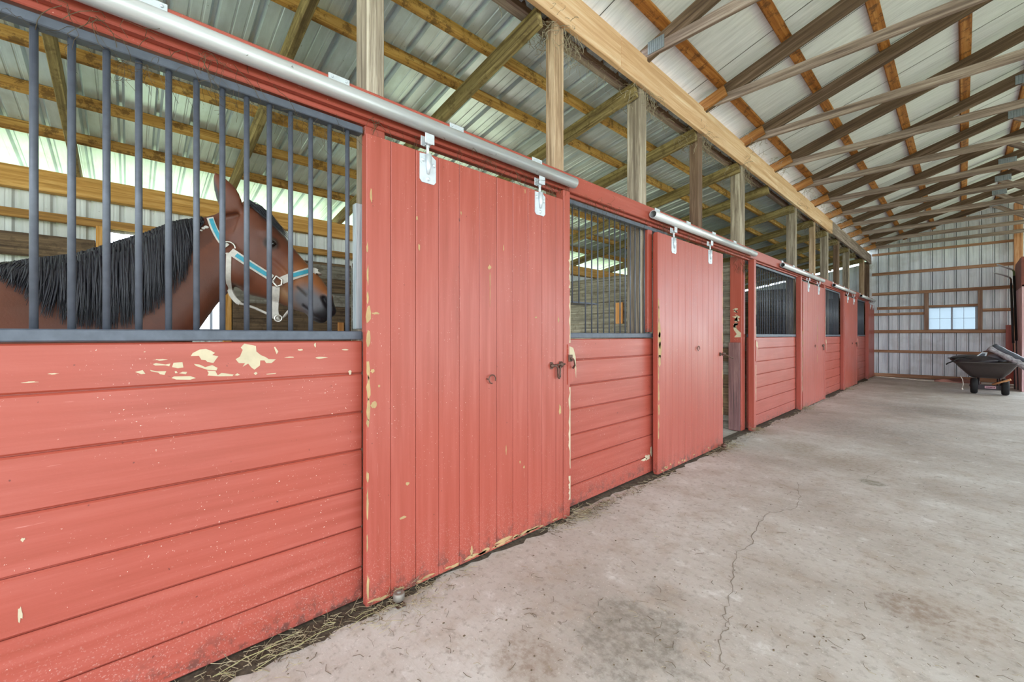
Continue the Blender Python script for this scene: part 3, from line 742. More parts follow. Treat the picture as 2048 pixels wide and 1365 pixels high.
# floor guide rollers
for p, lab in ((onZ(800, 1213), 'grey guide roller at the foot of the first door'), (onZ(1440, 898), 'dark guide roller at the foot of the half open door')):
    t = thing('door_guide_roller', lab, 'roller', (-1.742, p.y, 0), 'door guide rollers on the floor')
    m = MB(); m.tube([(-1.742, p.y, .022), (-1.742, p.y, .030), (-1.742, p.y, .052), (-1.742, p.y, .058)], [.020, .026, .026, .022], 18); m.ball((-1.742, p.y, .059), (.010, .010, .006), 0, 2); m.build('roller_wheel', plain('dull_roller_metal', '#8d857b', .55, .4, .5, .15, 40) if p.y < 2 else IRON, t)
    m = MB(); m.box(-1.84, -1.712, p.y - .022, p.y + .022, .002, .008, 0, .002); m.tube([(-1.742, p.y, .004), (-1.742, p.y, .03)], .009, 8); m.build('mounting_plate', IRON, t)
# jamb latch keeper on the first door jamb
m = MB(); m.box(-1.7945, -1.786, 2.165, 2.205, 1.055, 1.10, 0, .002); m.tube([(-1.788, 2.18, 1.08), (-1.772, 2.20, 1.065), (-1.768, 2.205, 1.03), (-1.785, 2.205, 1.01)], .009, 8, 0, True, True, .6)
k = m.build('latch_keeper', IRON, t0); k.parent = t0
for v in k.data.vertices: v.co += Vector((0, 0, 0))
# feeder shelf rod in the second panel opening
m = MB(); m.box(-2.05, -1.915, 2.29, 2.66, 1.468, 1.480, 0, .002); tag(m.build('feed_shelf', RAIL, None, (-1.98, 2.47, 1.468)), 'small dark feed shelf in the corner of the second barred panel', 'shelf')

# ------------------------------------------------------------------ horse
PHI = math.radians(15)
HN = Vector((math.cos(PHI), -math.sin(PHI), 0))          # towards the aisle, out of the near cheek
HP = onX(470, 405, -2.40)
def hz(a, b, off=0.0): return onP(380 + a / 3.9, 330 + b / 3.9, HP, HN) + HN * off
def nk(u, v, x=-2.42): return onX(u, v, x)
def ering(T, B, L, w, k=0.0, n=28, sq=1.0):
    c = (T + B) / 2; h = (T - B) / 2; out = []
    for i in range(n):
        a = 2 * math.pi * i / n; ca, sa = math.cos(a), math.sin(a)
        ca_ = math.copysign(abs(ca) ** sq, ca); sa_ = math.copysign(abs(sa) ** sq, sa)
        out.append(c + h * ca_ + L * (w / 2 * sa_ * (1 - k * ca)))
    return out
horse = thing('horse', 'bay horse with black mane and pale blue halter standing behind the bars', 'horse', (-2.75, -.6, 0))
m = MB()
hl = [((440, 310), (300, 700), .15), ((530, 350), (335, 930), .190), ((610, 425), (440, 1010), .205), ((710, 530), (585, 1045), .185), ((800, 640), (680, 1078), .155),
      ((880, 735), (765, 1115), .130), ((955, 815), (835, 1140), .118), ((1025, 888), (900, 1160), .112), ((1080, 970), (940, 1190), .112), ((1118, 1050), (972, 1222), .106), ((1132, 1115), (1015, 1240), .085), ((1122, 1165), (1045, 1235), .05)]
rings = [ering(hz(*a), hz(*b), HN, w_, -.10 if i < 6 else .05, 28, .86) for i, (a, b, w_) in enumerate(hl)]
m.loft(rings)
Lb = Vector((1, 0, 0))
bd = Vector((-.45, -.89, 0)).normalized()                # the trunk stands at an angle to the stall front
bl = Vector((bd.y, -bd.x, 0)) * -1
def body(d, zt, zb): 
    p = Vector((-2.46, -.30, 0)) + bd * d
    return Vector((p.x, p.y, zt)), Vector((p.x, p.y, zb))
nl = [(nk(470, 400, -2.40), nk(490, 545, -2.40), .12, .1), (nk(432, 428), nk(462, 580), .17, .25), (nk(392, 438), nk(432, 612), .18, .35), (nk(345, 446), nk(398, 660), .20, .4), (nk(288, 470), nk(352, 740), .24, .45),
      (nk(218, 491), nk(295, 850), .28, .45), (nk(140, 512), nk(240, 960), .34, .40)]
rings = [ering(a, b, (Lb * (1 - i / 9) + bl * (i / 9)).normalized() if i > 3 else Lb, w_, k) for i, (a, b, w_, k) in enumerate(nl)]
for d, zt, zb, w_, k in ((-.02, 1.515, .80, .44, .35), (.22, 1.50, .74, .52, .25), (.55, 1.42, .72, .58, .1), (.9, 1.38, .74, .60, .0), (1.2, 1.40, .80, .58, .0), (1.45, 1.38, .90, .50, .0), (1.62, 1.30, 1.02, .32, 0), (1.70, 1.28, 1.12, .12, 0)):
    a, b = body(d, zt, zb); rings.append(ering(a, b, bl, w_, k))
m.loft(rings)
def limb(pts, rad): m.tube(pts, rad, 14, 0)
for s_ in (-1, 1):
    o_ = body(.10, 0, 0)[0] + bl * (.15 * s_)
    q = lambda dx, z: o_ + bd * dx + Vector((0, 0, z))
    limb([q(.05, 1.15), q(.03, .90), q(.0, .70), q(-.015, .48), q(-.01, .44), q(.0, .28), q(-.005, .13), q(-.05, .06), q(-.06, .0)], [.15, .12, .085, .052, .05, .032, .038, .045, .058])
    o_ = body(1.35, 0, 0)[0] + bl * (.15 * s_)
    limb([q(-.02, 1.25), q(-.08, 1.0), q(-.10, .82), q(.02, .66), q(.10, .54), q(.09, .48), q(.06, .28), q(.05, .13), q(.0, .06), q(-.01, .0)], [.20, .19, .14, .085, .055, .05, .035, .04, .047, .06])
# cheek, brow, nostril and lip volumes
def lump(a, b, off, r, R_=None): m.ball(hz(a, b, off), r, 0, 3)
lump(430, 800, .045, (.062, .095, .105)); lump(430, 800, -.045, (.062, .095, .105))
lump(600, 560, .072, (.030, .045, .030)); lump(600, 560, -.072, (.030, .045, .030))
lump(700, 800, .060, (.022, .060, .022))
lump(1070, 1050, .036, (.026, .030, .040)); lump(1070, 1050, -.036, (.026, .030, .040))
lump(1090, 1140, .0, (.048, .032, .036)); lump(1015, 1195, 0, (.040, .030, .026)); lump(975, 1175, 0, (.036, .036, .03))
def ear(base, tip, fwd, w, d, off0, off1):
    B, T = hz(*base, off0), hz(*tip, off1); ax = (T - B); n_ = 9; rr = []
    f = (hz(base[0] + fwd[0], base[1] + fwd[1], off0) - B).normalized(); l = ax.cross(f).normalized(); f = l.cross(ax).normalized()
    for i in range(n_):
        t = i / (n_ - 1); s2 = (math.sin(math.pi * min(1, .30 + .70 * t)) ** .8 if t < 1 else 0) + .03
        c = B + ax * t + f * (.010 * math.sin(math.pi * t))
        rr.append([c + f * (w * s2 * math.cos(a)) + l * (d * s2 * math.sin(a)) for a in [2 * math.pi * k / 14 for k in range(14)]])
    m.loft(rr)
ear((350, 400), (203, 88), (60, 20), .050, .024, .055, .075)
ear((432, 410), (414, 222), (50, 25), .050, .026, -.065, -.10)
bmesh.ops.recalc_face_normals(m.bm, faces=m.bm.faces[:])
tmp_me = bpy.data.meshes.new('coat'); m.bm.to_mesh(tmp_me); m.bm.free()
tmp = bpy.data.objects.new('coat', tmp_me); C.objects.link(tmp)
md = tmp.modifiers.new('union', 'REMESH'); md.mode = 'VOXEL'; md.voxel_size = .0085; md.use_smooth_shade = True
md = tmp.modifiers.new('soft', 'SMOOTH'); md.factor = .5; md.iterations = 7
dg = bpy.context.evaluated_depsgraph_get(); dg.update()
me = bpy.data.meshes.new_from_object(tmp.evaluated_get(dg)); bpy.data.objects.remove(tmp)
def segd(p, pts):
    best = 9; 
    for a, b in zip(pts, pts[1:]):
        ab = b - a; t = max(0, min(1, (p - a).dot(ab) / max(ab.length_squared, 1e-9))); best = min(best, (p - a - ab * t).length)
    return best
inplane = lambda p: p - HN * (p - HP).dot(HN)
bvh0 = BVHTree.FromPolygons([v.co.copy() for v in me.vertices], [tuple(p.vertices) for p in me.polygons])
def hs(a, b):
    """where the near cheek carries what the photograph shows at this spot, dropped onto the head's mid plane."""
    d = ray(380 + a / 3.9, 330 + b / 3.9).normalized(); h = bvh0.ray_cast(Vector((0, 0, H)), d)
    if h[0] is not None and .02 < (h[0] - HP).dot(HN) < .2: return inplane(h[0])
    return hz(a, b)
nos = [hs(1045, 1040), hs(1068, 1085), hs(1085, 1110)]; mouth = [hs(885, 1095), hs(940, 1140), hs(975, 1180), hs(1040, 1218), hs(1075, 1215)]
crease = [hs(840, 955), hs(880, 990), hs(905, 1015)]; eyep = hs(632, 612)
hbox = hz(800, 800)
PC5 = [hs(1030, 1190), hs(1090, 1160), hs(1110, 1110)]
PC4 = [hs(900, 1040), hs(960, 1090), hs(1010, 1150)]
PC3 = [hs(700, 985), hs(790, 1040), hs(860, 1090)]
PC2 = hs(930, 900)
PC1 = hs(1000, 900)
PL3 = [hs(355, 700), hs(345, 820), hs(375, 930)]
PL2 = [hs(600, 820), hs(680, 910), hs(760, 990)]
PL1 = [hs(640, 745), hs(720, 815), hs(800, 905)]
for v in me.vertices:
    p = v.co
    if (p - hbox).length > .6: continue
    q = inplane(p); s_ = (p - HP).dot(HN); sg = 1 if s_ > 0 else -1
    if abs(s_) > .015:
        d = segd(q, nos)
        if d < .03: p -= HN * sg * .020 * math.exp(-(d / .0095) ** 2)
        d = segd(q, mouth)
        if d < .02: p -= HN * sg * .008 * math.exp(-(d / .005) ** 2)
        d = segd(q, crease)
        if d < .02: p -= HN * sg * .004 * math.exp(-(d / .006) ** 2)
        d = segd(q, PL1)
        if d < .03: p += HN * sg * .005 * math.exp(-(d / .009) ** 2)
        d = segd(q, PL2)
        if d < .03: p -= HN * sg * .004 * math.exp(-(d / .012) ** 2)
        d = segd(q, PL3)
        if d < .03: p += HN * sg * .004 * math.exp(-(d / .016) ** 2)
        d = (q - eyep).length
        if d < .05: p += HN * sg * (.006 * math.exp(-((d - .024) / .009) ** 2) - .010 * math.exp(-(d / .014) ** 2))
# coat colours: bay body, dark points, grey muzzle
cA = lin('#6f3c27'); cB = lin('#955a31'); cD = lin('#2e2019'); cG = lin('#625f64'); cK = lin('#1e1b1f'); cE = lin('#482a1f'); cM = lin('#94704f')
def mx(a, b, t): t = max(0, min(1, t)); return [a[i] + (b[i] - a[i]) * t for i in range(3)] + [1]
at = me.color_attributes.new('coat', 'FLOAT_COLOR', 'POINT')
RT = (hz(100, 0) - hz(0, 0)).normalized()
hd = (hz(1080, 1090) - hz(400, 500)).normalized(); h0 = hz(400, 500)
neckline = [nk(445, 585), nk(400, 640), nk(352, 740)]
eartip, earb = hz(203, 88), hz(330, 420)
for i, v in enumerate(me.vertices):
    p = v.co; q = inplane(p); t = (q - h0).dot(hd); c = list(cA)
    c = mx(c, cE, .35 + .35 * math.sin(p.y * 9 + p.z * 7))
    inhead = (p - hbox).length < .62 and t > -.02
    if inhead:
        c = mx(cA, cE, .25 + .2 * math.sin(t * 17))
        dt = min((q - PC1).length, (q - PC2).length)
        c = mx(c, cB, (.16 - dt) / .10)
        c = mx(c, cM, .6 * (.05 - segd(q, PC3)) / .035)
        c = mx(c, cG, (.088 - segd(q, PC4)) / .05)
        c = mx(c, cK, (.058 - segd(q, PC5)) / .03)
        c = mx(c, cK, (.024 - segd(q, nos)) / .010); c = mx(c, cK, (.009 - segd(q, mouth)) / .005); c = mx(c, cD, (.010 - segd(q, crease)) / .007)  # crease darkened as well, its shade painted into the coat
        d = (q - eyep).length; c = mx(c, cD, (.040 - d) / .014)
    c = mx(c, cD, .75 * (.10 - segd(p, neckline)) / .09) if not inhead else c
    if (q - eartip).dot(eartip - earb) > -.9 * (eartip - earb).length_squared and (p - earb).length < .30 and p.z > hz(350, 330).z:
        axn = (eartip - earb).normalized(); rel = q - earb; offs = (rel - axn * rel.dot(axn)).dot(RT)
        c = mx(c, cK, (-offs - .004) / .012); c = mx(c, cK, (.05 - (p - eartip).length) / .04)
    if p.z < .55: c = mx(c, cK, (.55 - p.z) / .2)
    at.data[i].color = c
t = NT('bay_coat'); va = t.n('ShaderNodeVertexColor', layer_name='coat')
hn = t.noise(t.coord((1, 1, 1), False), 160, 3, .6); hn2 = t.noise(t.coord((1, 1, 1), False), 14, 4, .6)
col = t.mix(t.math('MULTIPLY', t.step(hn2, .4, .7), .35), va.outputs[0], t.mix(.5, va.outputs[0], lin('#2e1d17')))
t.bump(hn, .12, .003); COAT = t.fin(col, .48, 0, .4)
COAT.node_tree.nodes['Principled BSDF'].inputs['Sheen Weight'].default_value = .04
bvh = BVHTree.FromPolygons([v.co.copy() for v in me.vertices], [tuple(p.vertices) for p in me.polygons])
for v in me.vertices: v.co -= Vector(horse['_l'])
me.materials.clear(); me.materials.append(COAT)
bo = bpy.data.objects.new('body', me); C.objects.link(bo); bo.parent = horse; bo['_l'] = horse['_l']
HAIR = plain('black_mane_hair', '#26242b', .42, 0, .5, .25, 60)
def strand(m, pts, r):
    n = len(pts); m.tube(pts, [r * (1, 1, .9, .75, .5, .15)[min(5, int(i * 5.99 / (n - 1)))] for i in range(n)], 4, 0, False, True, .45)
def hitx(y, z):
    h = bvh.ray_cast(Vector((-1.9, y, z)), Vector((-1, 0, 0)), 1.6); return h[0].x if h[0] is not None else None
crest = [(-30, 532), (0, 527), (62, 519), (154, 508), (220, 488), (286, 468), (352, 443), (391, 437), (420, 433)]
low = [(-30, 540), (0, 562), (40, 585), (70, 620), (110, 640), (150, 655), (205, 660), (270, 650), (310, 622), (345, 590), (372, 560), (385, 520), (397, 465), (410, 445)]
def interp(tb, u):
    for (a, b), (c, d) in zip(tb, tb[1:]):
        if a <= u <= c: return b + (d - b) * (u - a) / (c - a)
    return tb[-1][1] if u > tb[-1][0] else tb[0][1]
m = MB()
for i in range(1500):
    u = U(-28, 404) if i % 5 else U(200, 398); v0 = interp(crest, u) + U(-2, 5); 
    sh = -14 if u < 120 else (-4 if u < 240 else 3)
    ue = u + U(-9, 6) + sh; v1 = interp(low, max(-30, min(410, ue + 2))) - abs(random.gauss(0, 22)) + U(-4, 9)
    if v1 < v0 + 8: v1 = v0 + 8
    pts = []; n = 8; off = U(.004, .022)
    xl = -2.42
    for k in range(n):
        f = k / (n - 1); uu = u + (ue - u) * f ** 1.5 + 2 * math.sin(f * 5 + i); vv = v0 + (v1 - v0) * f
        p = nk(uu, vv, -2.42); hx = None
        for _ in range(2):
            hx = hitx(p.y, p.z)
            if hx is not None: p = nk(uu, vv, hx + off * min(1, .3 + f * 2)); xl = p.x
        if hx is None: p = nk(uu, vv, xl)
        pts.append(p)
    strand(m, pts, U(.003, .0055))
m.build('mane', HAIR, horse, recalc=False)
m = MB()
for i in range(260):
    f0 = R(); a0 = Vector((430 + 90 * f0 + U(-15, 15), 285 + 45 * f0 + U(-10, 30))); a1 = Vector((560 + 230 * R() ** 1.2, 0))
    a1.y = 470 + (a1.x - 560) * .52 + U(-35, 40) - (60 if R() < .3 else 0)
    o0 = U(-.06, .075); o1 = o0 * .8 + U(-.015, .02); pts = []
    for k in range(7):
        f = k / 6; q = a0.lerp(a1, f); p = hz(q.x, q.y - 26 * math.sin(math.pi * f), o0 + (o1 - o0) * f)
        h = bvh.find_nearest(p)
        if h[0] is not None:
            d = (p - h[0]).dot(h[1])
            if d < .006: p = h[0] + h[1] * U(.006, .012)
            elif d > .03: p = h[0] + h[1] * .022
        pts.append(p)
    strand(m, pts, U(.0022, .004))
m.build('forelock', HAIR, horse, recalc=False)
# tail and eyes
m = MB()
tb = body(1.66, 1.30, 1.30)[0]
for i in range(120):
    a = U(0, 6.28); r_ = U(.01, .05); pts = [tb + bd * (.02 + .09 * math.sin(min(1, f * 2) * 1.5)) + Vector((math.cos(a) * r_ * (.4 + f), math.sin(a) * r_ * (.4 + f), .06 - .95 * f)) for f in [k / 6 for k in range(7)]]
    strand(m, pts, .006)
m.build('tail', HAIR, horse, recalc=False)
EYE = plain('dark_wet_eye', '#120c0a', .06, 0, .8, .02)
for sg in (1, -1):
    h = bvh.ray_cast(eyep + HN * sg * .4, HN * -sg, .5)
    if h[0] is not None:
        m = MB(); m.ball(h[0] - HN * sg * .004, (.024, .026, .021), 0, 3); m.build('eye', EYE, horse)
        m = MB(); e0 = inplane(h[0]); d_ = (h[0] - HP).dot(HN)
        up = [hs(588, 640), hs(605, 600), hs(635, 582), hs(665, 598), hs(685, 640)]
        m.tube([p + HN * (d_ + sg * (.006 if 0 < k < 4 else .0)) for k, p in enumerate(up)], [.003, .006, .0065, .006, .003], 8); m.build('eyelid', plain('dark_eyelid', '#33211a', .5), horse)
# halter
ha = thing('halter', None, None, tuple(horse['_l'])); ha.parent = horse; ha.location = (0, 0, 0); tag(ha, 'pale halter with turquoise inlay')
WEBB = plain('pale_halter_webbing', '#cfc7bd', .7, 0, .3, .1, 60); TURQ = plain('turquoise_halter_inlay', '#3f9bb0', .6, 0, .4, .1, 60); RING = plain('brushed_halter_ring', '#d8d2c8', .35, .7, .5, .05)
def path2(pts, n=8):
    out = []
    for i in range(len(pts) - 1):
        p0, p1, p2, p3 = [Vector(pts[max(0, min(len(pts) - 1, i + j))]) for j in (-1, 0, 1, 2)]
        for k in range(n):
            t = k / n; out.append(.5 * ((2 * p1) + (p2 - p0) * t + (2 * p0 - 5 * p1 + 4 * p2 - p3) * t * t + (3 * p1 - p0 - 3 * p2 + p3) * t ** 3))
    out.append(Vector(pts[-1])); return out
def surf(q, sg=1, off=.004, last=None):
    o = hs(q.x, q.y); h = bvh.ray_cast(o + HN * sg * .4, HN * -sg, .5)
    if h[0] is not None and (h[0] - HP).dot(HN) * sg > .02: return h[0] + HN * sg * off
    return o + HN * sg * (last if last is not None else .04)
def strap(pts, w, off, sg=1, th=.003):
    """a flat webbing band that lies on the cheek along a path."""
    P = path2(pts); c3 = []; last = None
    for q in P:
        p = surf(q, sg, off, last); last = abs((p - HP).dot(HN)); c3.append(p)
    for _ in range(2): c3 = [c3[0]] + [(a + b * 2 + c) / 4 for a, b, c in zip(c3, c3[1:], c3[2:])] + [c3[-1]]
    m = MB(); rr = []
    for i, p in enumerate(c3):
        t = (c3[min(i + 1, len(c3) - 1)] - c3[max(i - 1, 0)]).normalized(); s2 = HN.cross(t).normalized(); n_ = t.cross(s2).normalized()
        if n_.dot(HN) * sg < 0: n_ = -n_
        rr.append([p + s2 * w / 2, p + s2 * w / 2 + n_ * th, p - s2 * w / 2 + n_ * th, p - s2 * w / 2])
    m.loft(rr, 0, True, False); return m
for sg in (1, -1):
    strap([(158, 415), (190, 500), (240, 590), (290, 640)], .027, .004, sg).build('strap', WEBB, ha)
    strap([(166, 425), (192, 495), (236, 580), (270, 622)], .016, .0065, sg).build('inlay', TURQ, ha)
    strap([(320, 678), (450, 765), (560, 835), (640, 885)], .034, .004, sg).build('strap', WEBB, ha)
    strap([(362, 705), (450, 764), (530, 815), (612, 866)], .018, .0065, sg).build('inlay', TURQ, ha)
    strap([(712, 905), (800, 870), (900, 838), (950, 828), (985, 845)], .036, .004, sg).build('strap', WEBB, ha)
    strap([(790, 868), (870, 845), (935, 828)], .019, .0065, sg).build('inlay', TURQ, ha)
    strap([(305, 690), (302, 800), (303, 920), (330, 1020), (385, 1082)], .020, .005, sg).build('strap', WEBB, ha)
    strap([(672, 950), (668, 1040), (660, 1130), (672, 1195)], .032, .006, sg).build('strap', WEBB, ha)
    for (a, b), r_ in (((298, 650), .029),):
        m = MB(); m.torus(surf(Vector((a, b)), sg, .008), r_, .0038, HN, 22); m.build('ring', RING, ha)
    m = MB(); P = [surf(Vector(q), sg, .012) for q in ((645, 912), (672, 868), (718, 900), (715, 940), (678, 952))]
    d_ = sum(((p - HP).dot(HN) for p in P)) / 5; P = [inplane(p) + HN * d_ for p in P]
    m.tube(P + [P[0]], .005, 8); m.build('square_ring', RING, ha)
m = MB(); m.tube([hz(385, 1082, .04), hz(420, 1090, .01), hz(500, 1115, 0), hz(600, 1160, 0), hz(672, 1192, .01)], .0062, 8); m.build('chin_cord', WEBB, ha)
m = MB(); m.tube([surf(Vector((985, 845)), 1, .006), hz(1003, 852, .03), hz(1008, 855, 0), hz(1003, 852, -.03), surf(Vector((985, 845)), -1, .006)], .014, 6, 0, True, True, .3); m.build('nose_band', WEBB, ha)
m = MB(); m.tube([surf(Vector((672, 1195)), 1, .004), hz(700, 1215, .02), hz(740, 1180, .02), hz(772, 1140, .03)], .014, 8, 0, True, True, .4); m.build('chin_strap', WEBB, ha)
m = MB(); m.torus(hz(690, 1200, .045), .016, .004, HN, 16); m.build('buckle', RING, ha)
m = MB()
P0 = [surf(Vector(q), 1, .004) for q in ((128, 487), (105, 496), (88, 513), (30, 555))]
for p, r_ in zip(P0, (.010, .008, .006, .008)): m.ball(p, (.003, r_, r_ * .7), 0, 2)
fm = m.build('freeze_mark', plain('white_freeze_hair', '#d5cfc8', .7), horse); tag(fm, 'small white marks on the neck behind the halter')
# ------------------------------------------------------------------ right partition, tools, wheelbarrow
PINKW = {}
t = thing('aisle_partition', 'faded red plank partition on the right at the far end of the aisle', 'partition', (.98, 15.6, 0))
m = MB()
for k in range(6):
    a = 14.3 + .31 * k; m.box(.875, .915, a, a + .305, 0, 2.34, 0, .003)
m.build('plank_panel', wood('faded_pink_plank', '#bd8f90', '#dab5b6', '#eedadc', 'Z'), t)
m = MB(); n = 10
P = [(.87, 16.30, 2.30), (.87, 14.3, 2.30), (.87, 14.3, 2.95)] + [(.87, 15.75 + .55 * math.sin(a), 2.40 + .55 * math.cos(a)) for a in [math.pi / 2 * i / n for i in range(n + 1)]]
m.prism(P, (.05, 0, 0)); tag(m.build('upper_panel', RUST, t), 'rust brown rounded top panel')
m = MB(); m.box(.875, 1.02, 16.30, 16.46, 0, 4.55, 0, .004); tag(m.build('support_post', wood('orange_post_wood', '#9a6240', '#c08a62', '#d9ad88', 'Z'), None, (.95, 16.45, 0)), 'orange tan post on the right beside the partition, rising to the roof', 'post')
# two forks leaning tines up on the partition
def fork(label, y, x, top, lean, tint, dz):
    t = thing('manure_fork', label, 'fork', (x, y, 0), 'forks leaning on the partition')
    z1 = top; hx = x
    m = MB(); b = Vector((x, y - .35, .02)); e = Vector((x, y + .75, z1 - .30))
    ptt = lambda f: b.lerp(e, f)
    m.tube([ptt(0), ptt(.45)], .011, 8); m.build('handle', plain('dark_iron_rod', '#3b3438', .6), t)
    m = MB(); m.tube([ptt(.40), ptt(.96)], .022, 10); tag(m.build('handle_grip', BLACKP if tint == 0 else RUBBER, t), 'black sleeve')
    m = MB(); m.tube([ptt(.93), ptt(1.0), e + Vector((-.02, 0, .05))], [.020, .018, .014], 8); m.build('ferrule', plain('green_ferrule', '#5b6b3c', .6) if tint else IRON, t)
    m = MB()
    m.tube([e + Vector((-.03, -.10, .055)), e + Vector((-.025, 0, .05)), e + Vector((-.03, .10, .055))], .008, 8)
    for k in range(5):
        yy = -.10 + .05 * k; q = e + Vector((-.03, yy, .055)); m.tube([q, q + Vector((-.10, 0, .07)), q + Vector((-.24, 0, .155 + dz))], [.010, .010, .006], 6)
    tag(m.build('tines', BRIGHT, t), 'bright steel tines')
fork('manure fork with longer tines leaning on the partition, the taller of two', 14.85, .835, 3.06, .02, 1, .0)
fork('manure fork leaning on the partition, the shorter of two', 15.05, .80, 2.90, .05, 0, -.02)

wb = thing('wheelbarrow', 'black tub two wheeled wheelbarrow piled with gear at the far right', 'wheelbarrow', (.3, 13.4, 0))
m = MB(); YB = 13.02
def tub(z, x0, x1, ya, yb, r):
    out = []
    for cx, cy, a0 in ((x1 - r, yb - r, 0), (x0 + r, yb - r, 90), (x0 + r, ya + r, 180), (x1 - r, ya + r, 270)):
        for k in range(6): a = math.radians(a0 + 18 * k); out.append((cx + r * math.cos(a), cy + r * math.sin(a), z))
    return out
lv = [(.335, .14, .545, 13.22, 13.95, .08), (.36, .10, .58, 13.18, 14.0, .10), (.45, .03, .66, 13.12, 14.1, .11), (.56, -.06, .72, 13.05, 14.2, .12), (.64, -.115, .765, 13.01, 14.27, .12), (.655, -.145, .80, 12.985, 14.30, .13), (.675, -.145, .80, 12.985, 14.30, .13), (.672, -.10, .755, 13.03, 14.25, .11), (.60, -.06, .71, 13.07, 14.2, .11), (.42, .08, .60, 13.2, 14.0, .1)]
m.loft([tub(*q) for q in lv], 0, True); tag(m.build('tub', plain('dark_brown_black_plastic', '#3b3230', .42, 0, .5, .1, 20), wb), 'black plastic tub with a rolled rim')
for x in (.165, .595):
    m = MB(); y = 13.22
    prof = [(.02, .05), (.10, .055), (.145, .052), (.165, .03), (.165, -.03), (.145, -.052), (.10, -.055), (.02, -.05)]
    n = 24; m.loft([[(x + dx, y + r_ * math.cos(2 * math.pi * k / n), .166 + r_ * math.sin(2 * math.pi * k / n)) for k in range(n)] for r_, dx in prof]); w_ = m.build('wheel', RUBBER, wb)
    m = MB(); m.ball((x - .055, y, .166), (.015, .03, .03), 0, 2); m.build('hub', RAIL, w_)
m = MB(); m.box(.20, .56, 13.14, 13.17, .10, .20, 0, .004); m.tube([(.10, 13.22, .166), (.66, 13.22, .166)], .012, 8)
for x in (.235, .525): m.tube([(x, 13.16, .18), (x, 13.25, .34)], .012, 8); m.tube([(x, 13.25, .33), (x, 14.0, .33), (x, 14.15, .03)], .015, 8)
m.tube([(.235, 14.15, .03), (.525, 14.15, .03)], .013, 8)
m.build('axle_frame', plain('dark_frame_steel', '#2f2325', .55, .3), wb)
m = MB(); m.box(.315, .468, 13.134, 13.140, .128, .180, 0); lp = m.build('label_plate', plain('pale_pink_plate', '#b98f97', .6), wb)
m = MB(); x = .33
while x < .45: 
    w_ = U(.008, .016); m.box(x, x + w_, 13.1325, 13.1338, .143, .165); x += w_ + .005
m.build('plate_lettering', plain('dark_red_print', '#5a2530', .7), lp)
for x0, x1 in ((.10, -.02), (.58, .72)):
    m = MB(); m.tube([(x0, 14.05, .36), (x1, 14.9, .62)], .022, 8); m.build('handle', RUBBER, wb)
m = MB(); m.tube([(.42, 13.16, .21), (.66, 13.08, .34)], .02, 8); tag(m.build('brace', wood('orange_brace', '#8a5a35', '#b58257', '#cfa57f', 'X'), wb), 'orange brown wooden brace')
# the load
def blob(name, mat, label, cat, c, r, n=60, amp=.35, seed=1, parts=None):
    rnd = random.Random(seed); b = bmesh.new(); bmesh.ops.create_icosphere(b, subdivisions=4, radius=1)
    ph = [(Vector((rnd.uniform(-1, 1), rnd.uniform(-1, 1), rnd.uniform(-1, 1))).normalized(), rnd.uniform(2, 6), rnd.uniform(0, 6)) for _ in range(10)]
    for v in b.verts:
        d = v.co.normalized(); s_ = 1 + amp * sum(math.sin(d.dot(a) * f + p) for a, f, p in ph) / 6
        v.co = Vector((c[0] + d.x * r[0] * s_, c[1] + d.y * r[1] * s_, c[2] + d.z * r[2] * s_))
    for f in b.faces: f.smooth = True
    m = MB(); m.add(b); return tag(m.build(name, mat, None, (c[0], c[1], c[2] - r[2])), label, cat)
blob('tarp_bundle', plain('dark_tarp', '#3a3236', .5, 0, .5), 'dark crumpled tarp lying in the wheelbarrow tub', 'tarp', (.20, 13.5, .70), (.32, .40, .10), seed=3)
blob('cloth_bundle', plain('brown_sacking', '#6e4a40', .85), 'brown sacking heaped in the middle of the wheelbarrow', 'sack', (.42, 13.6, .78), (.20, .28, .12), seed=5)
blob('strap_heap', plain('grey_webbing', '#6f6a70', .7), 'grey heap of straps beside the silver roll in the wheelbarrow', 'straps', (.56, 13.40, .77), (.14, .2, .11), seed=8, amp=.6)
m = MB()
for k in range(3):
    o = Vector((.06 * k, .12 * k, .012 * k)); m.tube([Vector((-.22, 13.2, .735 - .02 * k)) + o, Vector((0, 13.25, .75)) + o, Vector((.35, 13.3, .70)) + o], .011, 6)
m.tube([(-.06, 13.2, .735), (-.16, 13.1, .66), (-.235, 13.05, .615)], .013, 8); m.tube([(-.24, 13.05, .60), (-.205, 13.03, .64)], .012, 6)
tag(m.build('rod_bundle', RUBBER, None, (.05, 13.2, .62)), 'dark rods and cord poking out over the left rim of the wheelbarrow', 'rods')
m = MB(); m.prism([(.16, 13.35, .74), (.33, 13.35, .74), (.36, 13.38, .87), (.28, 13.38, .87)], (0, .02, .004)); m.prism([(.20, 13.345, .76), (.31, 13.345, .76), (.33, 13.37, .85), (.285, 13.37, .85)], (0, -.004, 0), 1)
tag(m.build('metal_scoop', [BRIGHT, RAIL], None, (.25, 13.36, .74)), 'grey metal scoop standing up in the wheelbarrow', 'scoop')
t = thing('tarp_roll', 'silver grey rolled tarp leaning across the right side of the wheelbarrow', 'roll', (.68, 13.3, .7))
a, b = Vector((.44, 13.25, 1.01)), Vector((.98, 13.05, .60)); d = (b - a); m = MB()
P = [a + d * (i / 12) for i in range(13)]; m.tube(P, [.078 + random.Random(i).uniform(-.006, .006) for i in range(13)], 16, 0, True, True, .75); tag(m.build('dark_side', plain('dark_blue_tarp', '#4a4d57', .4, 0, .6), t), 'dark blue grey tarp')
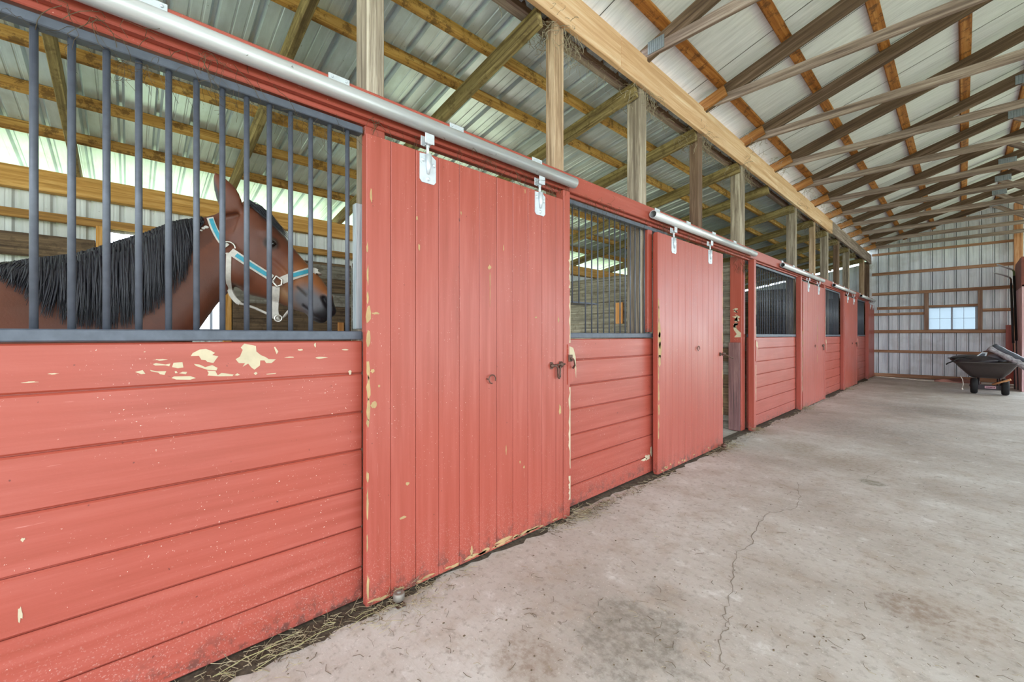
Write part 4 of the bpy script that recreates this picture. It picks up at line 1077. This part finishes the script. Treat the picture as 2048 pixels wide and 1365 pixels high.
m = MB(); m.tube([p + Vector((-.06, -.045, -.045)) for p in P], [.06 + random.Random(i * 7).uniform(-.014, .014) for i in range(13)], 12, 0); tag(m.build('pale_side', plain('silver_tarp', '#b3aeb3', .45, .1, .6, .3, 30), t), 'crumpled silver side')
m = MB(); pts = [(-.03, 13.0, .37), (.0, 12.98, .30), (.012, 12.97, .2), (-.005, 12.97, .12)]; m.tube(pts, .006, 6); m.tube([(-.01, 12.97, .12), (.0, 12.97, .08)], .014, 8); tag(m.build('cord', plain('pale_cord', '#cfc4b8', .8), None, (0, 12.98, .08)), 'pale cord hanging from the left of the wheelbarrow tub', 'cord')
rnd = random.Random(4); b = bmesh.new(); bmesh.ops.create_grid(b, x_segments=26, y_segments=18, size=1)
for v in b.verts:
    x, y = v.co.x, v.co.y; e = max(0, 1 - (x * x * .9 + y * y))
    v.co = Vector((-.10 + x * .42, 16.15 + y * .35, .008 + .10 * e ** .7 * (.6 + .4 * math.sin(5 * x + 3 * y)) + .012 * math.sin(9 * x) * e))
for f in b.faces: f.smooth = True
bmesh.ops.solidify(b, geom=b.faces[:], thickness=.006)
m = MB(); m.add(b); tag(m.build('red_tarp', plain('dusty_red_tarp', '#8c5a50', .75), None, (-.1, 16.15, 0)), 'dusty red tarp crumpled on the floor by the end wall', 'tarp')
# ------------------------------------------------------------------ hay, dust and cobwebs
def straws(name, label, n, place, mat, l0, l1, r=.0012, lift=.02):
    m = MB()
    for i in range(n):
        p, dens = place(); a = U(0, math.pi * 2); L = U(l0, l1); d = Vector((math.cos(a), math.sin(a), U(-.1, .25))) * L; bend = Vector((-d.y, d.x, 0)) * U(-.3, .3)
        z = U(.002, lift * dens + .004); q = Vector((p.x, p.y, z)); e = q + d; mid = q + d * .5 + bend
        e.z = max(.002, e.z); mid.z = max(.002, mid.z)
        if max(e.x, mid.x) > -1.80 or True: m.tube([q, mid, e], r * U(.6, 1.4), 3, 0, False, False)
    return tag(m.build(name, mat, recalc=False), label, 'hay', None, 'stuff')
def along_wall():
    y = random.choice((U(-.2, .9), U(.3, 1.3), U(1.9, 2.6), U(2.2, 3.6), U(4.3, 5.0), U(5.0, 8.5), U(8, 16)))
    return Vector((-1.80 + abs(random.gauss(0, .05)) + .01 - (.06 if y < .77 else 0), y, 0)), 1
straws('hay_litter', 'dry hay and chaff scattered along the foot of the stall fronts', 500, along_wall, HAY, .02, .08)
straws('hay_litter', 'dark dusty chaff packed along the foot of the stall fronts', 900, along_wall, HAYD, .01, .05, .0014, .010)
piles = [(-1.72, .92, .11), (-1.74, 2.28, .07), (-1.70, 4.78, .10), (-1.74, 8.3, .08), (-1.75, 12.0, .1), (-1.8, 5.9, .05), (-1.77, .45, .10)]
def heap():
    x, y, s_ = random.choice(piles); return Vector((max(-1.795, random.gauss(x, s_ * .6)), random.gauss(y, s_), 0)), 1.6
straws('hay_clumps', 'small clumps of hay around the door guide rollers', 800, heap, HAY, .02, .08, .0010, .03)
def loose():
    p = onZ(U(700, 2047), 1360 - 560 * R() ** .8 * .9); return Vector((min(p.x, 1.2), p.y, 0)), 0
def loose2():
    while True:
        p = onZ(U(560, 2047), U(850, 1362))
        if p.x > -1.7 and p.y < 9: return Vector((p.x, p.y, 0)), 0
straws('loose_hay_stems', 'loose stems strewn over the concrete aisle', 170, loose2, HAYD, .01, .06, .0009, .003)
straws('pale_hay_stems', 'pale straw bits strewn over the concrete aisle', 170, loose2, HAY, .008, .04, .0008, .003)
m = MB(); rows = []
n = 330
for i in range(n + 1):
    y = -.5 + 17.0 * i / n; w_ = .05 + .05 * math.sin(y * 3.1) * math.sin(y * 1.3 + 1) + U(-.012, .03)
    if .78 < y < 2.2 or 3.4 < y < 4.84: w_ += .02
    w_ = max(.02, w_)
    rows.append([(-1.93, y, .012), (-1.86, y + U(-.01, .01), U(.008, .016)), (-1.86 + w_ * .6, y + U(-.01, .01), U(.004, .010)), (-1.86 + w_, y + U(-.01, .01), .0006)])
for a, b in zip(rows, rows[1:]):
    for k in range(3): m.quad((a[k], a[k + 1], b[k + 1], b[k]))
tag(m.build('floor_grime', plain('packed_black_grime', '#5a4f43', .95, 0, .2, .3, 50), recalc=False), 'dark packed grime in the joint between floor and stall fronts', 'dirt', None, 'stuff')
m = MB()
for y in (-.2, .2, .5, .75): 
    for k in range(5):
        p = Vector((XW + U(.03, .12), y - .1 + U(-.1, .2), U(.004, .02))); d = Vector((U(.0, .05), U(-.20, .20), U(.0, .04))); m.tube([p, p + d * .5 + Vector((0, 0, .01)), p + d], .0016, 4, 0, False)
tag(m.build('straw_stalks', plain('pale_green_straw', '#a8a070', .8), recalc=False), 'long pale straw stalks lying by the nearest red planks', 'straw', None, 'stuff')
m = MB()
for i in range(90):
    p = loose2()[0]; r_ = U(.002, .005); m.ball((p.x, p.y, r_ * .4), (r_, r_ * U(.7, 1.5), r_ * .6), 0, 1)
tag(m.build('dirt_crumbs', HAYD, recalc=False), 'dark crumbs of dirt on the concrete floor', 'dirt', None, 'stuff')
# cobwebbed hay hanging round the post heads and rails
def tuft(m, c, r, n, down=.1, rr=.0011):
    for i in range(n):
        p = Vector(c) + Vector((random.gauss(0, r[0]), random.gauss(0, r[1]), random.gauss(0, r[2]))); pts = [p]; d = Vector((random.gauss(0, 1), random.gauss(0, 1), random.gauss(0, 1))).normalized()
        for k in range(5):
            d = (d + Vector((random.gauss(0, .6), random.gauss(0, .6), random.gauss(-down * 3, .5)))).normalized(); pts.append(pts[-1] + d * U(.01, .035))
        m.tube(pts, rr * U(.6, 1.6), 3, 0, False, False)
m = MB()
for ya, yb, dep, mt, lab in posts:
    k = 1 if ya < 7 else .5
    tuft(m, (-2.0, (ya + yb) / 2, 3.40), (.07, .09, .06), int(150 * k), .1, .0016)
    tuft(m, (-2.04, (ya + yb) / 2 + .3, 3.42), (.03, .25, .03), int(60 * k), .15)
    tuft(m, (-1.92, (ya + yb) / 2 + .12, 3.36), (.03, .06, .06), int(50 * k), .3)
tag(m.build('cobweb_tufts', WEB, recalc=False), 'dusty cobwebs and nest straw caught around the post heads', 'cobweb', None, 'stuff')
m = MB()
for i in range(9):
    y = 6 + i * 1.15; tuft(m, (-1.80, y + U(-.2, .2), 3.72), (.06, .15, .04), 30, .1, .0016)
tag(m.build('nest_straw', WEB, recalc=False), 'nest straw lying on top of the pine beam between the trusses', 'straw', None, 'stuff')
m = MB()
for i in range(60):
    y = U(-.4, 3.5) if i < 48 else U(6, 8); tuft(m, (-1.895, y, 2.158 - abs(random.gauss(0, .006))), (.006, .06, .004), 6, .1, .0005)
for i in range(60):
    y = U(-.3, 5.8); tuft(m, (-1.845 + U(0, .03), y, 2.222), (.008, .03, .006), 4, .15, .0008)
for i in range(10): tuft(m, (-1.95, 5.83 + U(-.06, .06), 2.14), (.03, .04, .04), 12, .4, .0013)
tag(m.build('hanging_chaff', plain('dark_dusty_chaff', '#5e5140', .95, 0, .1, .2, 30), recalc=False), 'wisps of cobweb and hay hanging under the rails and header', 'cobweb', None, 'stuff')

# ------------------------------------------------------------------ light
W = bpy.data.worlds.new('sky'); S.world = W; W.use_nodes = True
nt = W.node_tree; bg = nt.nodes['Background']
bg.inputs[0].default_value = (.80, .90, 1.0, 1); bg.inputs[1].default_value = 3.2
sun = bpy.data.lights.new('sun', 'SUN'); sun.energy = 8; sun.angle = math.radians(4); sun.color = (1, .96, .88)
so = bpy.data.objects.new('sun', sun); C.objects.link(so); so.rotation_euler = (0, math.radians(-38), math.radians(-25))
def portal(name, loc, rot, sx, sy):
    l = bpy.data.lights.new(name, 'AREA'); l.shape = 'RECTANGLE'; l.size = sx; l.size_y = sy; l.cycles.is_portal = True
    o = bpy.data.objects.new(name, l); C.objects.link(o); o.location = loc; o.rotation_euler = rot
portal('portal_back_opening', (2.6, -3.5, 2.6), (math.radians(90), 0, 0), 12, 5.5)
portal('portal_side_opening', (7.6, 6.5, 1.9), (math.radians(90), 0, math.radians(90)), 20, 4)
portal('portal_window', (-.2, YE + .05, 1.7), (math.radians(90), 0, math.radians(180)), .95, .65)
portal('portal_eave_gap', (-6.3, 6, 2.0), (math.radians(90), 0, math.radians(-90)), 21, 4)

vs = S.view_settings
vs.view_transform = 'Standard'; vs.look = 'None'; vs.gamma = 1.0; vs.use_curve_mapping = False
vs.exposure = 1.06
S.cycles.max_bounces = 10; S.cycles.diffuse_bounces = 6; S.cycles.glossy_bounces = 4; S.cycles.transparent_max_bounces = 8
S.cycles.sample_clamp_indirect = 8; S.cycles.caustics_reflective = False; S.cycles.caustics_refractive = False
S.cycles.use_denoising = True
for o in list(bpy.data.objects):
    if '_l' in o: del o['_l']
